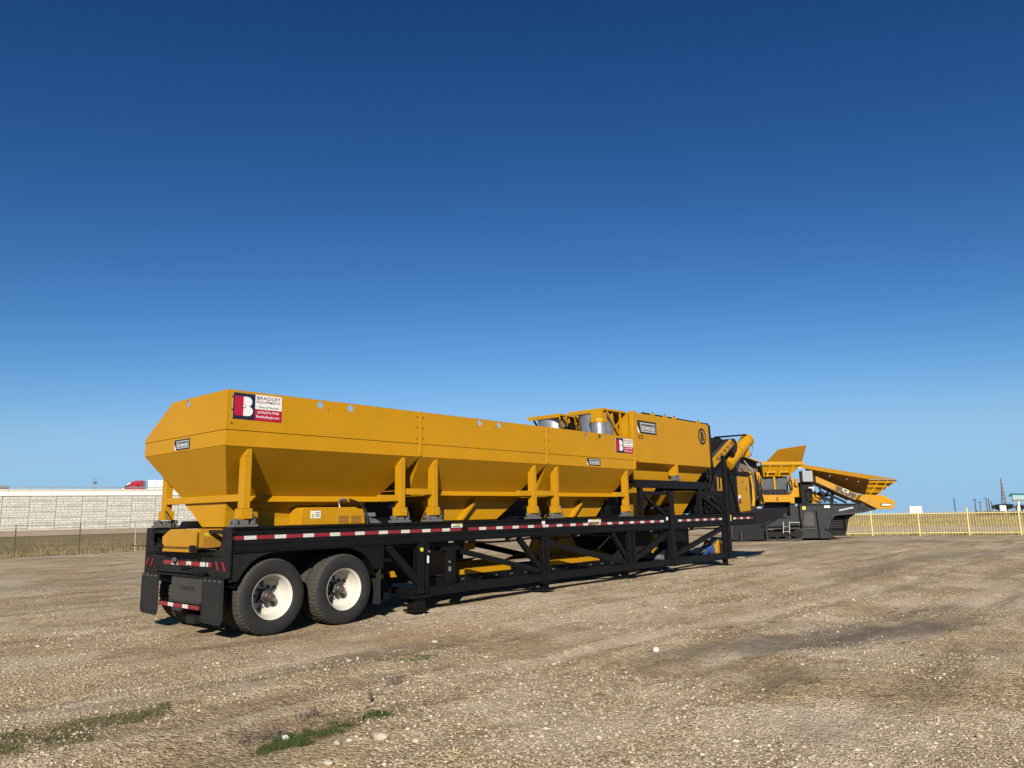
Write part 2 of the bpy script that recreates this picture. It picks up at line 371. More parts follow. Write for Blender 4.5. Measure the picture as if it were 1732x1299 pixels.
# value noise (numpy) for terrain
_tab = RNG.random((256, 256))
def vnoise(x, y):
    xi = np.floor(x).astype(int); yi = np.floor(y).astype(int); fx = x-xi; fy = y-yi
    fx = fx*fx*(3-2*fx); fy = fy*fy*(3-2*fy); T = lambda i, j: _tab[i % 256, j % 256]
    return (T(xi, yi)*(1-fx)+T(xi+1, yi)*fx)*(1-fy)+(T(xi, yi+1)*(1-fx)+T(xi+1, yi+1)*fx)*fy-.5
def sstep(a, b, x): t = np.clip((x-a)/(b-a), 0, 1); return t*t*(3-2*t)
RUTS = ((-1.55, -.03, .16, .030), (-3.35, -.05, .17, .026), (-3.9, -.10, .15, .022), (-5.6, -.13, .16, .024), (-.6, .10, .15, .02))
def terrain(x, y):
    x = np.asarray(x, float); y = np.asarray(y, float)
    a = (x-CAMP.x)*RT.x+(y-CAMP.y)*RT.y; b = (x-CAMP.x)*FH.x+(y-CAMP.y)*FH.y
    near = 1-sstep(30, 60, np.hypot(a, b))
    h = (.085*vnoise(x*.45+3, y*.6+9)+.045*vnoise(x*1.3, y*1.7)+.022*vnoise(x*4, y*4.3)+.012*vnoise(x*9, y*9))*near
    rut = .03*vnoise(x*.25+40, y*2.2+x*.2)*near; h = h+rut
    for y0_, m_, w_, d_ in RUTS:
        q = (y-(y0_+m_*x+.25*np.sin(x*.35+y0_)))/w_; h = h+(-d_*np.exp(-q*q)+.5*d_*np.exp(-(np.abs(q)-1.6)**2*3))*near
    # flattened under the wheels, slightly raised along the truss
    wheel = np.exp(-((x-1.75)/2.2)**4-((y-1.3)/2.0)**4); h = h*(1-wheel)-.012*wheel
    truss = np.exp(-((x-10.5)/5.6)**6-((y-1.0)/1.9)**4); h = h*(1-.75*truss)+.035*truss
    tr = np.exp(-((a-15)/5)**4-((b-38)/3)**4); h = h*(1-tr)
    h = h+.42*sstep(48, 100, b)*sstep(0, -25, a)          # rises towards the highway wall
    h = h-.022*np.maximum(0, b-175)*sstep(-20, 40, a)     # the field falls away beyond its crest
    h = h-.13*sstep(38.5, 43.5, b+.4*(a-20))*sstep(8, 14, a)   # the yard dips slightly at the picket fence
    return h

# ------------------------------------------------------------------ ground
def axis(lo, hi, step, far, g=1.16):
    c = list(np.arange(lo, hi+1e-6, step)); s = step; p = hi; up = []
    while p < far: s *= g; p += s; up.append(p)
    s = step; p = lo; dn = []
    while p > -far: s *= g; p -= s; dn.append(p)
    return np.array(dn[::-1]+c+up)
def sheet(name, xs, ys, mat, dz=0):
    X, Y = np.meshgrid(xs, ys); Z = terrain(X, Y)+dz; nx, ny = len(xs), len(ys)
    V = np.stack([X, Y, Z], -1).reshape(-1, 3)
    I = (np.arange(ny-1)[:, None]*nx+np.arange(nx-1)[None]).ravel()
    Fc = np.stack([I, I+1, I+1+nx, I+nx], 1)
    me = bpy.data.meshes.new(name); me.from_pydata(V.tolist(), [], Fc.tolist()); me.materials.append(MATS[mat])
    me.polygons.foreach_set('use_smooth', [True]*len(me.polygons))
    return tag(link(bpy.data.objects.new(name, me)), kind='structure')
sheet('ground', axis(-5, 18, .11, 3000), axis(-9, 5, .11, 3000), 'gravel')
def abgrid(name, fa, bs, mat, dz, n=24):
    """sheet between a-limits fa(b) over rows bs, in ground metres along RT/FH"""
    V = []; 
    for b in bs:
        a0, a1 = fa(b)
        for k in range(n+1):
            p = AB(a0+(a1-a0)*k/n, b); V.append((p.x, p.y, 0))
    V = np.array(V); V[:, 2] = terrain(V[:, 0], V[:, 1])+dz
    F = [(i*(n+1)+k, i*(n+1)+k+1, (i+1)*(n+1)+k+1, (i+1)*(n+1)+k) for i in range(len(bs)-1) for k in range(n)]
    me = bpy.data.meshes.new(name); me.from_pydata(V.tolist(), [], F); me.materials.append(MATS[mat])
    me.polygons.foreach_set('use_smooth', [True]*len(me.polygons))
    return tag(link(bpy.data.objects.new(name, me)), kind='structure')
def quad_sheet(name, pts, mat, dz, n=30):
    """bilinear patch of four AB corners"""
    V = []
    for i in range(n+1):
        for k in range(n+1):
            u, v = k/n, i/n; a = [(1-u)*(1-v)*pts[0][j]+u*(1-v)*pts[1][j]+u*v*pts[2][j]+(1-u)*v*pts[3][j] for j in (0, 1)]
            p = AB(*a); V.append((p.x, p.y, 0))
    V = np.array(V); V[:, 2] = terrain(V[:, 0], V[:, 1])+dz
    F = [(i*(n+1)+k, i*(n+1)+k+1, (i+1)*(n+1)+k+1, (i+1)*(n+1)+k) for i in range(n) for k in range(n)]
    me = bpy.data.meshes.new(name); me.from_pydata(V.tolist(), [], F); me.materials.append(MATS[mat])
    me.polygons.foreach_set('use_smooth', [True]*len(me.polygons))
    return tag(link(bpy.data.objects.new(name, me)), kind='structure')
quad_sheet('grass_verge', [(-60, 19), (2, 55), (2, 112), (-140, 66)], 'verge_soil', .02)
quad_sheet('frontage_road', [(-130, 33), (0, 98), (0, 112), (-130, 68)], 'road_dirt', .05)
quad_sheet('dry_field', [(8, 52.0), (66, 28.8), (330, 190), (8, 190)], 'field_soil', .03, 60)
quad_sheet('farm_track', [(8, 54.5), (66, 31.5), (80, 46), (8, 72)], 'road_dirt', .05)

# ------------------------------------------------------------------ the plant trailer
PL = empty('batching_plant_trailer', 'long yellow and black mobile aggregate plant with three hoppers on a two axle trailer', 'trailer', (0, 0, 0))
def B(x0, x1, y0, y1, z0, z1): return MB().box(x0, x1, y0, y1, z0, z1)
WID = 2.57
# main rails: web, flanges, reflective tape
for y, s in ((0, 1), (WID, -1)):
    r = MB(); yy = lambda a, b: sorted((y+s*a, y+s*b))
    for (a, b, z0, z1, x0, x1) in ((.03, .075, 1.245, 1.455, .5, 17.6), (0, .16, 1.455, 1.485, .5, 17.66), (.012, .15, 1.165, 1.243, .5, 17.6), (0, .16, 1.14, 1.163, .5, 17.62)):
        q = yy(a, b); r.box(x0, x1, q[0], q[1], z0, z1)
    r.build('main_rail', 'black', PL, bevel=.004)
tr = MB().box(0, .28, -.003, 0, 0, .052).mesh('tape'); tr.materials.append(MATS['tape_red'])
tw = MB().box(0, .185, -.003, 0, 0, .052).mesh('tape'); tw.materials.append(MATS['tape_white'])
x = .505; k = 0; gaps = ((4.93, 5.06), (12.3, 12.56), (15.48, 15.82))
while x < 17.3:
    L = .20 if k == 0 else (.28 if k % 2 == 0 else .185)
    if not any(x < g1 and x+L > g0 for g0, g1 in gaps):
        o = bpy.data.objects.new('reflective_tape', tr if k % 2 == 0 else tw); link(o, PL); o.location = (x, .029, 1.315)
        if k == 0: o.scale = (.2/.28, 1, 1)
    x += L; k += 1
for (x0, x1, z0, z1, m) in ((4.65, 4.92, 1.375, 1.45, 'white'), (7.19, 7.29, 1.375, 1.45, 'white'), (8.8, 9.28, 1.36, 1.452, 'white'), (12.18, 12.27, 1.36, 1.45, 'white'), (15.83, 15.92, 1.27, 1.45, 'warn_yellow')):
    st = B(x0, x1, .026, .0295, z0, z1).build('sticker', m, PL)
    if x1-x0 > .2:
        B(x0+.1, x1-.02, .0235, .0262, z1-.035, z1-.012).build('sticker_print', 'warn_yellow', st)
        B(x0+.03, x1-.05, .0235, .0262, z0+.012, z0+.028).build('sticker_print', 'ink', st)
B(8.92, 9.2, .022, .0258, 1.325, 1.372).build('sticker', 'sign_ochre', PL)
# rear frame
rf = MB()
rf.prism([(-.02, .82), (.42, .82), (.42, 1.15), (.22, 1.20), (.165, 1.30), (.16, 1.485), (-.02, 1.485)], 'x', .455, .51)
rf.prism([(WID+.02-v, z) for v, z in ((0, .82), (.42, .82), (.42, 1.15), (.22, 1.20), (.165, 1.30), (.16, 1.485), (0, 1.485))], 'x', .455, .51)
rf.box(.462, .51, .42, WID-.40, .84, 1.12); rf.box(.40, .52, .38, WID-.36, 1.115, 1.135); rf.box(.43, .52, .03, WID-.03, .80, .822)
rf.box(.51, .56, .0, WID, 1.40, 1.452)
rf.build('rear_frame', 'black_dusty', PL, bevel=.005)
yy = [1.93, 1.65, 1.45, 1.18, 1.03, .76, .61, .575, .52, .43]
for i, c in enumerate(('tape_red', 'tape_white', 'tape_red', 'tape_white', 'tape_red', 'tape_white', None, 'tape_white', 'tape_red')):
    if c: B(.457, .4605, yy[i+1], yy[i], .952, 1.01).build('reflective_tape', c, PL)
for y0, d in ((.07, 1), (.25, 1), (2.30, -1), (2.47, -1)):        # slanted tail lamps
    MB().prism([(y0-.055*d, .91), (y0-.02*d, .91), (y0+.055*d, 1.03), (y0+.02*d, 1.03)], 'x', .44, .4545).build('tail_lamp', 'lamp_red', PL, bevel=.004)
h = MB(); h.tube((.44, 1.52, 1.0), (.40, 1.45, 1.03), .035, 10); h.path([(.44, .95, .93), (.41, 1.0, .96), (.40, 1.1, .935), (.43, 1.3, .92)], .014)
h.box(.41, .455, .55, .8, .83, .86); h.path([(.43, .5, .86), (.40, .6, .87), (.40, .75, .855), (.43, .9, .87)], .018); h.build('air_hose_coupling', 'black', PL, smooth=40)
for y0, y1 in ((0, .58), (1.97, 2.56)):
    f = MB().prism([(y0, .80), (y1, .80), (y1+.005, .27), (y1-.05, .21), (y0+.05, .205), (y0-.01, .27)], 'x', .415, .43).build('mud_flap', 'rubber', PL, bevel=.004)
    e = MB()
    for a, b, c, d in ((y0+.012, y0+.032, .25, .79), (y1-.032, y1-.012, .25, .79), (y0+.03, y1-.03, .245, .26)): e.box(.408, .4148, a, b, c, d)
    e.build('flap_edge', 'graphite', f)
    e = MB()
    for q in np.linspace(y0+.08, y1-.08, 4): e.tube((.403, q, .775), (.4148, q, .775), .012, 8)
    e.build('bolt_row', 'steel', f)
B(.405, .46, .60, 1.9, .365, .43).build('underride_bar', 'black', PL, bevel=.006)
for y0, y1, c in ((1.57, 1.88, 'tape_red'), (1.40, 1.57, 'tape_white'), (1.11, 1.40, 'tape_red'), (.94, 1.11, 'tape_white'), (.61, .94, 'tape_red')):
    B(.401, .4045, y0, y1, .372, .424).build('reflective_tape', c, PL)
bx = B(.47, .62, .74, 1.65, .45, .80); bx.box(.455, .64, .58, .735, .45, .80); bx.box(.45, .64, .74, 1.67, .432, .449)
bb = bx.build('rear_box', 'box_dark', PL, bevel=.006)
text('lettering', 'BÖHRINGER', 'ink', bb, (.469, 1.36, .605), (0, -1, 0), (0, 0, 1), .46, .075, .003, .01)
B(.45, .6, .86, 1.1, .16, .27).build('hitch_bracket', 'black_dusty', PL, bevel=.01)
MB().box(.50, .56, 1.60, 1.66, .38, .83).box(.50, .56, .66, .72, .38, .83).build('bar_hanger', 'black', PL)
# tail drum guard of the belt at the rear
tg = MB().prism([(.63, 1.15), (1.64, 1.15), (1.66, 1.36), (1.44, 1.455), (.67, 1.455), (.63, 1.43)], 'x', .30, .34)
tg.prism([(.345, 1.20), (.82, 1.215), (1.2, 1.215), (1.2, 1.47), (.40, 1.465), (.345, 1.42)], 'y', .66, .685)
tg.prism([(.345, 1.42), (.40, 1.465), (1.2, 1.47), (1.2, 1.46), (.40, 1.455), (.345, 1.41)], 'y', .687, 1.62)
tgo = tg.build('tail_guard', 'yellow_dusty', PL, bevel=.008)
dots = MB()
for i in range(11):
    for j in range(5): dots.tube((.44+i*.034+(j % 2)*.017, .655, 1.232+j*.026), (.44+i*.034+(j % 2)*.017, .6595, 1.232+j*.026), .0085, 6)
for q in (.56, .68): dots.box(q, q+.05, .655, .6595, 1.385, 1.405)
dots.build('vent_holes', 'hub_rust', tgo, kind='stuff')
B(.46, .54, .655, .6595, 1.375, 1.41).build('sticker', 'warn_yellow', tgo)
B(.42, .52, 1.02, 1.14, 1.4665, 1.4695).build('sticker', 'white', tgo)
t_ = MB(); t_.tube((.27, .0, 1.22), (.27, 2.70, 1.22), .006, 8); t_.box(.24, .30, .6, .66, 1.16, 1.25); t_.box(.24, .3, 1.6, 1.7, 1.2, 1.26); t_.build('belt_tension_rod', 'black_dusty', PL)
B(.42, .60, .55, 1.75, 1.137, 1.147).build('drip_tray', 'black', PL)
B(.56, .66, .7, 1.6, 1.17, 1.24).build('scraper_bar', 'galvanised', PL)
# fenders, front flap
def arc(cx, cz, r, a0, a1, n=12): return [(cx+r*math.cos(R(a0+(a1-a0)*i/n)), cz+r*math.sin(R(a0+(a1-a0)*i/n))) for i in range(n+1)]
X0, X1, TR = 1.185, 2.395, .525
for y0, y1 in ((.02, .045), (WID-.045, WID-.02)):
    MB().prism([(.512, 1.138), (.512, .76), (.63, .765)]+arc(X0, .52, .60, 155, 88)+[(X0+.03, 1.138)], 'y', y0, y1).build('fender', 'black_dusty', PL, bevel=.004)
    MB().prism([(X1+.08, 1.138)]+arc(X1, .52, .60, 85, 25)+[(3.13, .775), (3.13, 1.138)], 'y', y0, y1).build('fender', 'black', PL, bevel=.004)
for y0, y1 in ((.05, .66), (WID-.66, WID-.05)):
    ar = MB(); pp = arc(X0, .52, .60, 165, 90, 10)+arc(X1, .52, .60, 90, 15, 10)
    for i in range(len(pp)-1):
        (a, b), (c, d) = pp[i], pp[i+1]
        ar.hexa([(a, y0, b), (c, y0, d), (c, y1, d), (a, y1, b), (a, y0, b+.02), (c, y0, d+.02), (c, y1, d+.02), (a, y1, b+.02)])
    ar.build('wheel_arch', 'black', PL)
for y0, y1 in ((.03, .62), (WID-.62, WID-.03)):
    B(3.06, 3.085, y0, y1, .22, .78).build('mud_flap', 'rubber', PL, bevel=.004)
# wheels
def tyre_mesh():
    prof = [(.302, .02), (.312, .004), (.34, -.012), (.42, -.02), (.48, -.012), (.508, .006), (.522, .03), (.525, .075), (.512, .078), (.512, .092), (.525, .095), (.527, .135), (.514, .138), (.514, .152), (.527, .155), (.525, .20), (.512, .203), (.512, .217), (.525, .22), (.522, .255), (.508, .28), (.42, .30), (.34, .292), (.31, .28), (.302, .26)]
    n = 168
    def wob(i, j):
        r = prof[j][0]
        if r > .519 and prof[j][1] in (.03, .075, .22, .255): return -.013 if i % 3 == 0 else 0
        if prof[j][1] in (.006, .28): return -.008 if i % 3 == 0 else .001
        if r > .519: return -.008 if i % 4 == 0 else 0
        return 0
    mb = MB().lathe(prof, (0, 0, 0), n, 'y', wob); me = mb.mesh('tyre', 50)
    me.materials.append(MATS['sidewall']); me.materials.append(MATS['tread'])
    for p in me.polygons:
        c = p.center; r = math.hypot(c.x, c.z)
        if r > .509 and p.center.y > .012: p.material_index = 1
    return me
def rim_mesh():
    m = MB()
    m.lathe([(.306, .004), (.300, .014), (.290, .022), (.282, .05), (.276, .10), (.258, .125), (.250, .205), (.235, .228), (.10, .245), (.10, .26), (.245, .244), (.262, .21), (.272, .13), (.288, .105), (.292, .05), (.30, .035), (.314, .016), (.313, -.004)], (0, 0, 0), 56)
    me = m.mesh('rim', 40); me.materials.append(MATS['rim_white']); return me
def hub_mesh():
    m = MB()
    m.lathe([(.0, .075), (.050, .075), (.056, .085), (.066, .095), (.068, .14), (.085, .15), (.095, .20), (.10, .25), (.0, .25)], (0, 0, 0), 24, close=False)
    for k in range(10):
        a = 2*math.pi*k/10; c, s = math.cos(a)*.142, math.sin(a)*.142; m.tube((c, .20, s), (c, .245, s), .015, 6)
    for k in range(5):
        a = 2*math.pi*(k+.4)/5; c, s = math.cos(a), math.sin(a); m.bar((c*.06, .15, s*.06), (c*.135, .225, s*.135), .04, .03)
    me = m.mesh('hub', 40); me.materials.append(MATS['hub']); return me
OM = MB().tube((.192, .2255, 0), (.192, .2385, 0), .033, 14).mesh('hand_hole'); OM.materials.append(MATS['ink'])
TM, RM, HM = tyre_mesh(), rim_mesh(), hub_mesh()
cap = MB().tube((0, .068, 0), (0, .0745, 0), .040, 16).mesh('cap'); cap.materials.append(MATS['hub_rust'])
for wx in (X0, X1):
    for side, ys in ((1, (.045, .375)), (-1, (WID-.045, WID-.375))):
        for i, wy in enumerate(ys):
            w = bpy.data.objects.new('wheel', None); link(w, PL); w.location = (wx, wy, .512); w.rotation_euler = (0, random.random()*6, 0)
            if side < 0: w.rotation_euler = (0, 0, math.pi)
            rot = w.rotation_euler.copy()
            for nm, me in (('tyre', TM), ('rim', RM)) + ((('hub', HM), ('hub_cap', cap)) if i == 0 else ()):
                c = bpy.data.objects.new(nm, me); link(c, w)
            for k in range(5 if i == 0 else 0):
                c = bpy.data.objects.new('hand_hole', OM); link(c, w); c.rotation_euler = (0, 2*math.pi*k/5, 0)
ax = MB()
for wx in (X0, X1): ax.tube((wx, .2, .512), (wx, WID-.2, .512), .07, 12)
ax.box(.7, 2.8, .72, .82, .62, .8); ax.box(.7, 2.8, WID-.82, WID-.72, .62, .8); ax.box(.55, 3.1, .66, .78, .85, 1.138); ax.box(.55, 3.1, WID-.78, WID-.66, .85, 1.138)
ax.build('axle', 'black', PL)
# truss: lower chord, posts, braces, both sides
def truss(y, s):
    yy = lambda a, b: sorted((y+s*a, y+s*b))
    def bx(n, x0, x1, a, b, z0, z1, m='black'): q = yy(a, b); return B(x0, x1, q[0], q[1], z0, z1).build(n, m, PL, bevel=.004)
    bx('lower_chord', 4.12, 15.35, .0, .14, .255, .395)
    for (x0, x1) in ((7.16, 7.36), (10.36, 10.62), (12.3, 12.5), (15.36, 15.62)):
        pm = MB(); q = yy(-.012, .10); pm.box(x0, x0+.05, q[0], q[1], .245, 1.138); pm.box(x1-.05, x1, q[0], q[1], .245, 1.138); q = yy(.03, .06); pm.box(x0+.05, x1-.05, q[0], q[1], .25, 1.138)
        pm.build('truss_post', 'black', PL, bevel=.004)
        q = yy(-.07, .2); B(x0-.07, x1+.08, q[0], q[1], .222, .243).build('foot_plate', 'black', PL, bevel=.003)
    c = y+s*.07
    for p0, p1, w in (((3.2, 1.13), (3.98, .42), .12), ((6.50, 1.13), (7.2, .45), .10), ((4.95, .95), (7.16, .45), .09), ((7.4, 1.0), (10.36, .42), .12), ((9.75, 1.13), (10.38, .45), .10), ((10.62, .48), (12.3, 1.06), .12), ((12.5, .46), (15.36, 1.08), .12)):
        inn = s*.0
        MB().bar((p0[0], c+inn, p0[1]), (p1[0], c+inn, p1[1]), .09, w, (0, 0, 1)).build('truss_brace', 'black', PL, bevel=.004)
truss(0, 1); truss(WID, -1)
# landing jacks
for y in (.08, WID-.08):
    j = MB(); j.box(3.86, 4.00, y-.07, y+.07, .30, 1.138); j.box(4.05, 4.10, y-.07, y+.05, .30, 1.1); j.box(3.9, 4.08, y-.03, y+.05, .30, 1.05)
    jo = j.build('landing_leg', 'black', PL, bevel=.006)
    MB().box(3.68, 4.10, y-.12, y+.2, .245, .285).box(3.80, 4.04, y-.05, y+.14, .06, .244).box(3.74, 4.08, y-.10, y+.17, .02, .06).build('jack_foot', 'black', jo, bevel=.006)
MB().tube((3.93, -.004, 1.03), (3.93, .012, 1.03), .035, 12).build('sticker', 'warn_yellow', PL)
B(4.055, 4.095, .004, .0095, .80, .92).build('sticker', 'white', PL)
MB().tube((4.1, .0, .99), (4.1, .02, .99), .018, 8).build('grease_nipple', 'steel', PL)
# under-belt conveyor with yellow skirts
cv = MB(); cv.box(4.4, 10.9, .60, .68, .30, .48); cv.box(4.4, 10.9, 1.95, 2.03, .30, .48); cv.build('belt_frame', 'black', PL, bevel=.004)
B(4.4, 10.9, .72, 1.92, .40, .46).build('conveyor_belt', 'belt', PL)
for x0, x1, z0 in ((5.36, 6.86, .485), (8.1, 10.0, .485), (10.22, 10.6, .485)):
    s_ = MB().prism([(x0, .485), (x1, .485), (x1, .575), (x0+.05, .575)], 'y', .60, .66)
    MB().prism([(.662, .555), (.662, .575), (1.0, .70), (1.0, .68)], 'x', x0+.05, x1).build('belt_skirt', 'yellow', PL); MB().prism([(1.95, .555), (1.95, .575), (1.6, .70), (1.6, .68)], 'x', x0+.05, x1).build('belt_skirt', 'yellow', PL)
    s_.build('belt_skirt', 'yellow', PL, bevel=.004)
bl = MB()
for q in np.arange(5.0, 10.9, .46):
    for d in (0, .05): bl.tube((q+d, .585, .40+d*.2), (q+d, .5995, .40+d*.2), .012, 6)
bl.build('bolt_row', 'steel', PL)
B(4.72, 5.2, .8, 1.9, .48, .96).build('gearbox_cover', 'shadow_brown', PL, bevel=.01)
MB().box(4.6, 4.84, .12, .2, .40, .98).box(4.5, 4.95, .12, .3, .98, 1.1).build('valve_stand', 'black', PL, bevel=.005)
MB().tube((4.68, .105, .78), (4.68, .119, .78), .022, 8).box(4.66, 4.71, .105, .119, .62, .70).build('gauge', 'steel', PL)
MB().tube((4.42, .5, .98), (4.42, .5, 1.2), .05, 10).tube((4.55, .55, .96), (4.55, .55, 1.15), .03, 10).build('valve', 'yellow_dusty', PL, smooth=40)
for x0 in (6.1, 9.2): MB().prism([(x0, .88), (x0+.34, .90), (x0+.36, 1.14), (x0+.05, 1.14)], 'y', 1.2, 1.3).build('gate_bracket', 'yellow', PL, bevel=.005)
MB().prism([(8.2, .62), (10.2, .62), (9.8, 1.14), (8.5, 1.14)], 'y', 1.3, 1.36).build('chute_plate', 'yellow', PL, bevel=.005)
MB().prism([(4.8, .62), (6.6, .62), (6.3, 1.14), (5.2, 1.14)], 'y', 1.9, 1.96).build('chute_plate', 'shadow_brown', PL, bevel=.005)
MB().box(10.75, 12.2, .5, 2.0, .45, 1.1).build('mixer_trough', 'black_dusty', PL, bevel=.02)
B(.75, 10.8, .62, 2.0, 1.16, 1.484).build('feeder_belt_trough', 'black', PL)  # belt trough added under the throats to block sunlight into the lower frame
for q in ((12.75, 15.3, 1.1, 2.2, .30, 1.13), (3.3, 4.55, 1.0, 2.3, .45, 1.13), (9.5, 10.3, 1.75, 1.8, .62, 1.13)): B(*q).build('machine_housing', 'black', PL)
cross = MB()
for q in (3.3, 4.0, 7.26, 10.5, 12.4, 15.5): cross.box(q-.05, q+.05, .15, WID-.15, .27, .37)
for q in np.arange(1.2, 17.4, 1.35): cross.box(q-.04, q+.04, .16, WID-.16, 1.17, 1.27)
cross.build('cross_members', 'black', PL)
MB().tube((3.55, .5, .45), (3.55, 2.0, .45), .16, 16).build('air_tank', 'black', PL, smooth=40)
MB().prism([(3.3, .58), (3.42, .66), (3.44, .58)], 'y', .4, .42).prism([(3.52, .68), (3.66, .68), (3.72, .58), (3.6, .58)], 'y', .4, .42).build('warning_marker', 'yellow', PL)
# front drive in the lower frame
MB().tube((15.0, .5, .47), (15.3, .5, .47), .13, 18).tube((15.28, .5, .47), (15.4, .5, .47), .16, 18).build('drive_motor', 'motor_blue', PL, smooth=40)
MB().tube((14.82, .5, .47), (15.0, .5, .47), .07, 12).tube((15.35, .42, .68), (15.55, .42, .75), .09, 12).build('motor_fan_cover', 'galvanised', PL, smooth=40)
MB().prism([(15.42, .40), (15.48, .62), (15.62, .74), (15.9, .55), (15.95, .26), (15.52, .26)], 'y', .30, .75).build('gear_guard', 'yellow', PL, bevel=.01)
ch = MB(); ch.bar((12.5, .75, .40), (13.3, .75, .68), .7, .22, (0, 0, 1)); ch.build('inclined_trough', 'graphite', PL, bevel=.01)
MB().tube((12.5, .38, .40), (12.5, 1.1, .40), .09, 16).build('tail_roller', 'galvanised', PL, smooth=40)
MB().prism([(12.9, .28), (13.35, .28), (13.35, .50)], 'y', .5, .9).build('spill_guard', 'yellow', PL)
B(12.52, 12.7, .6, .75, .5, 1.0).build('valve_stand', 'yellow_dusty', PL, bevel=.01)
# rear and front supports
for y in (.1, WID-.1):
    MB().box(15.32, 15.7, y-.15, y+.15, .02, .06).box(15.42, 15.58, y-.05, y+.05, .06, .222).build('jack_foot', 'black', PL, bevel=.005)
    MB().box(7.1, 7.45, y-.15, y+.15, .065, .11).box(7.2, 7.32, y-.05, y+.05, .11, .222).build('jack_foot', 'black', PL, bevel=.005)
# gooseneck
MB().prism([(17.6, 1.14), (18.7, 1.12), (20.9, 1.48), (20.9, 1.62), (17.6, 1.485)], 'y', .25, WID-.25).build('gooseneck', 'black_dusty', PL, bevel=.01)
MB().bar((18.4, .22, 1.02), (20.3, .22, 1.36), .05, .05).build('gooseneck_tie', 'black_dusty', PL)

for q, zz0 in ((.10, 1.12), (.13, 1.10)):
    MB().path([(3.3+k*.6, q, zz0-.035*abs(math.sin(k*1.05))) for k in range(21)], .011, 6).build('air_line', 'rubber', PL)
for q in (5.0, 6.2, 8.4, 11.4, 13.6): B(q, q+.05, .02, .15, 1.10, 1.138).build('pipe_clip', 'cell_grey', PL)
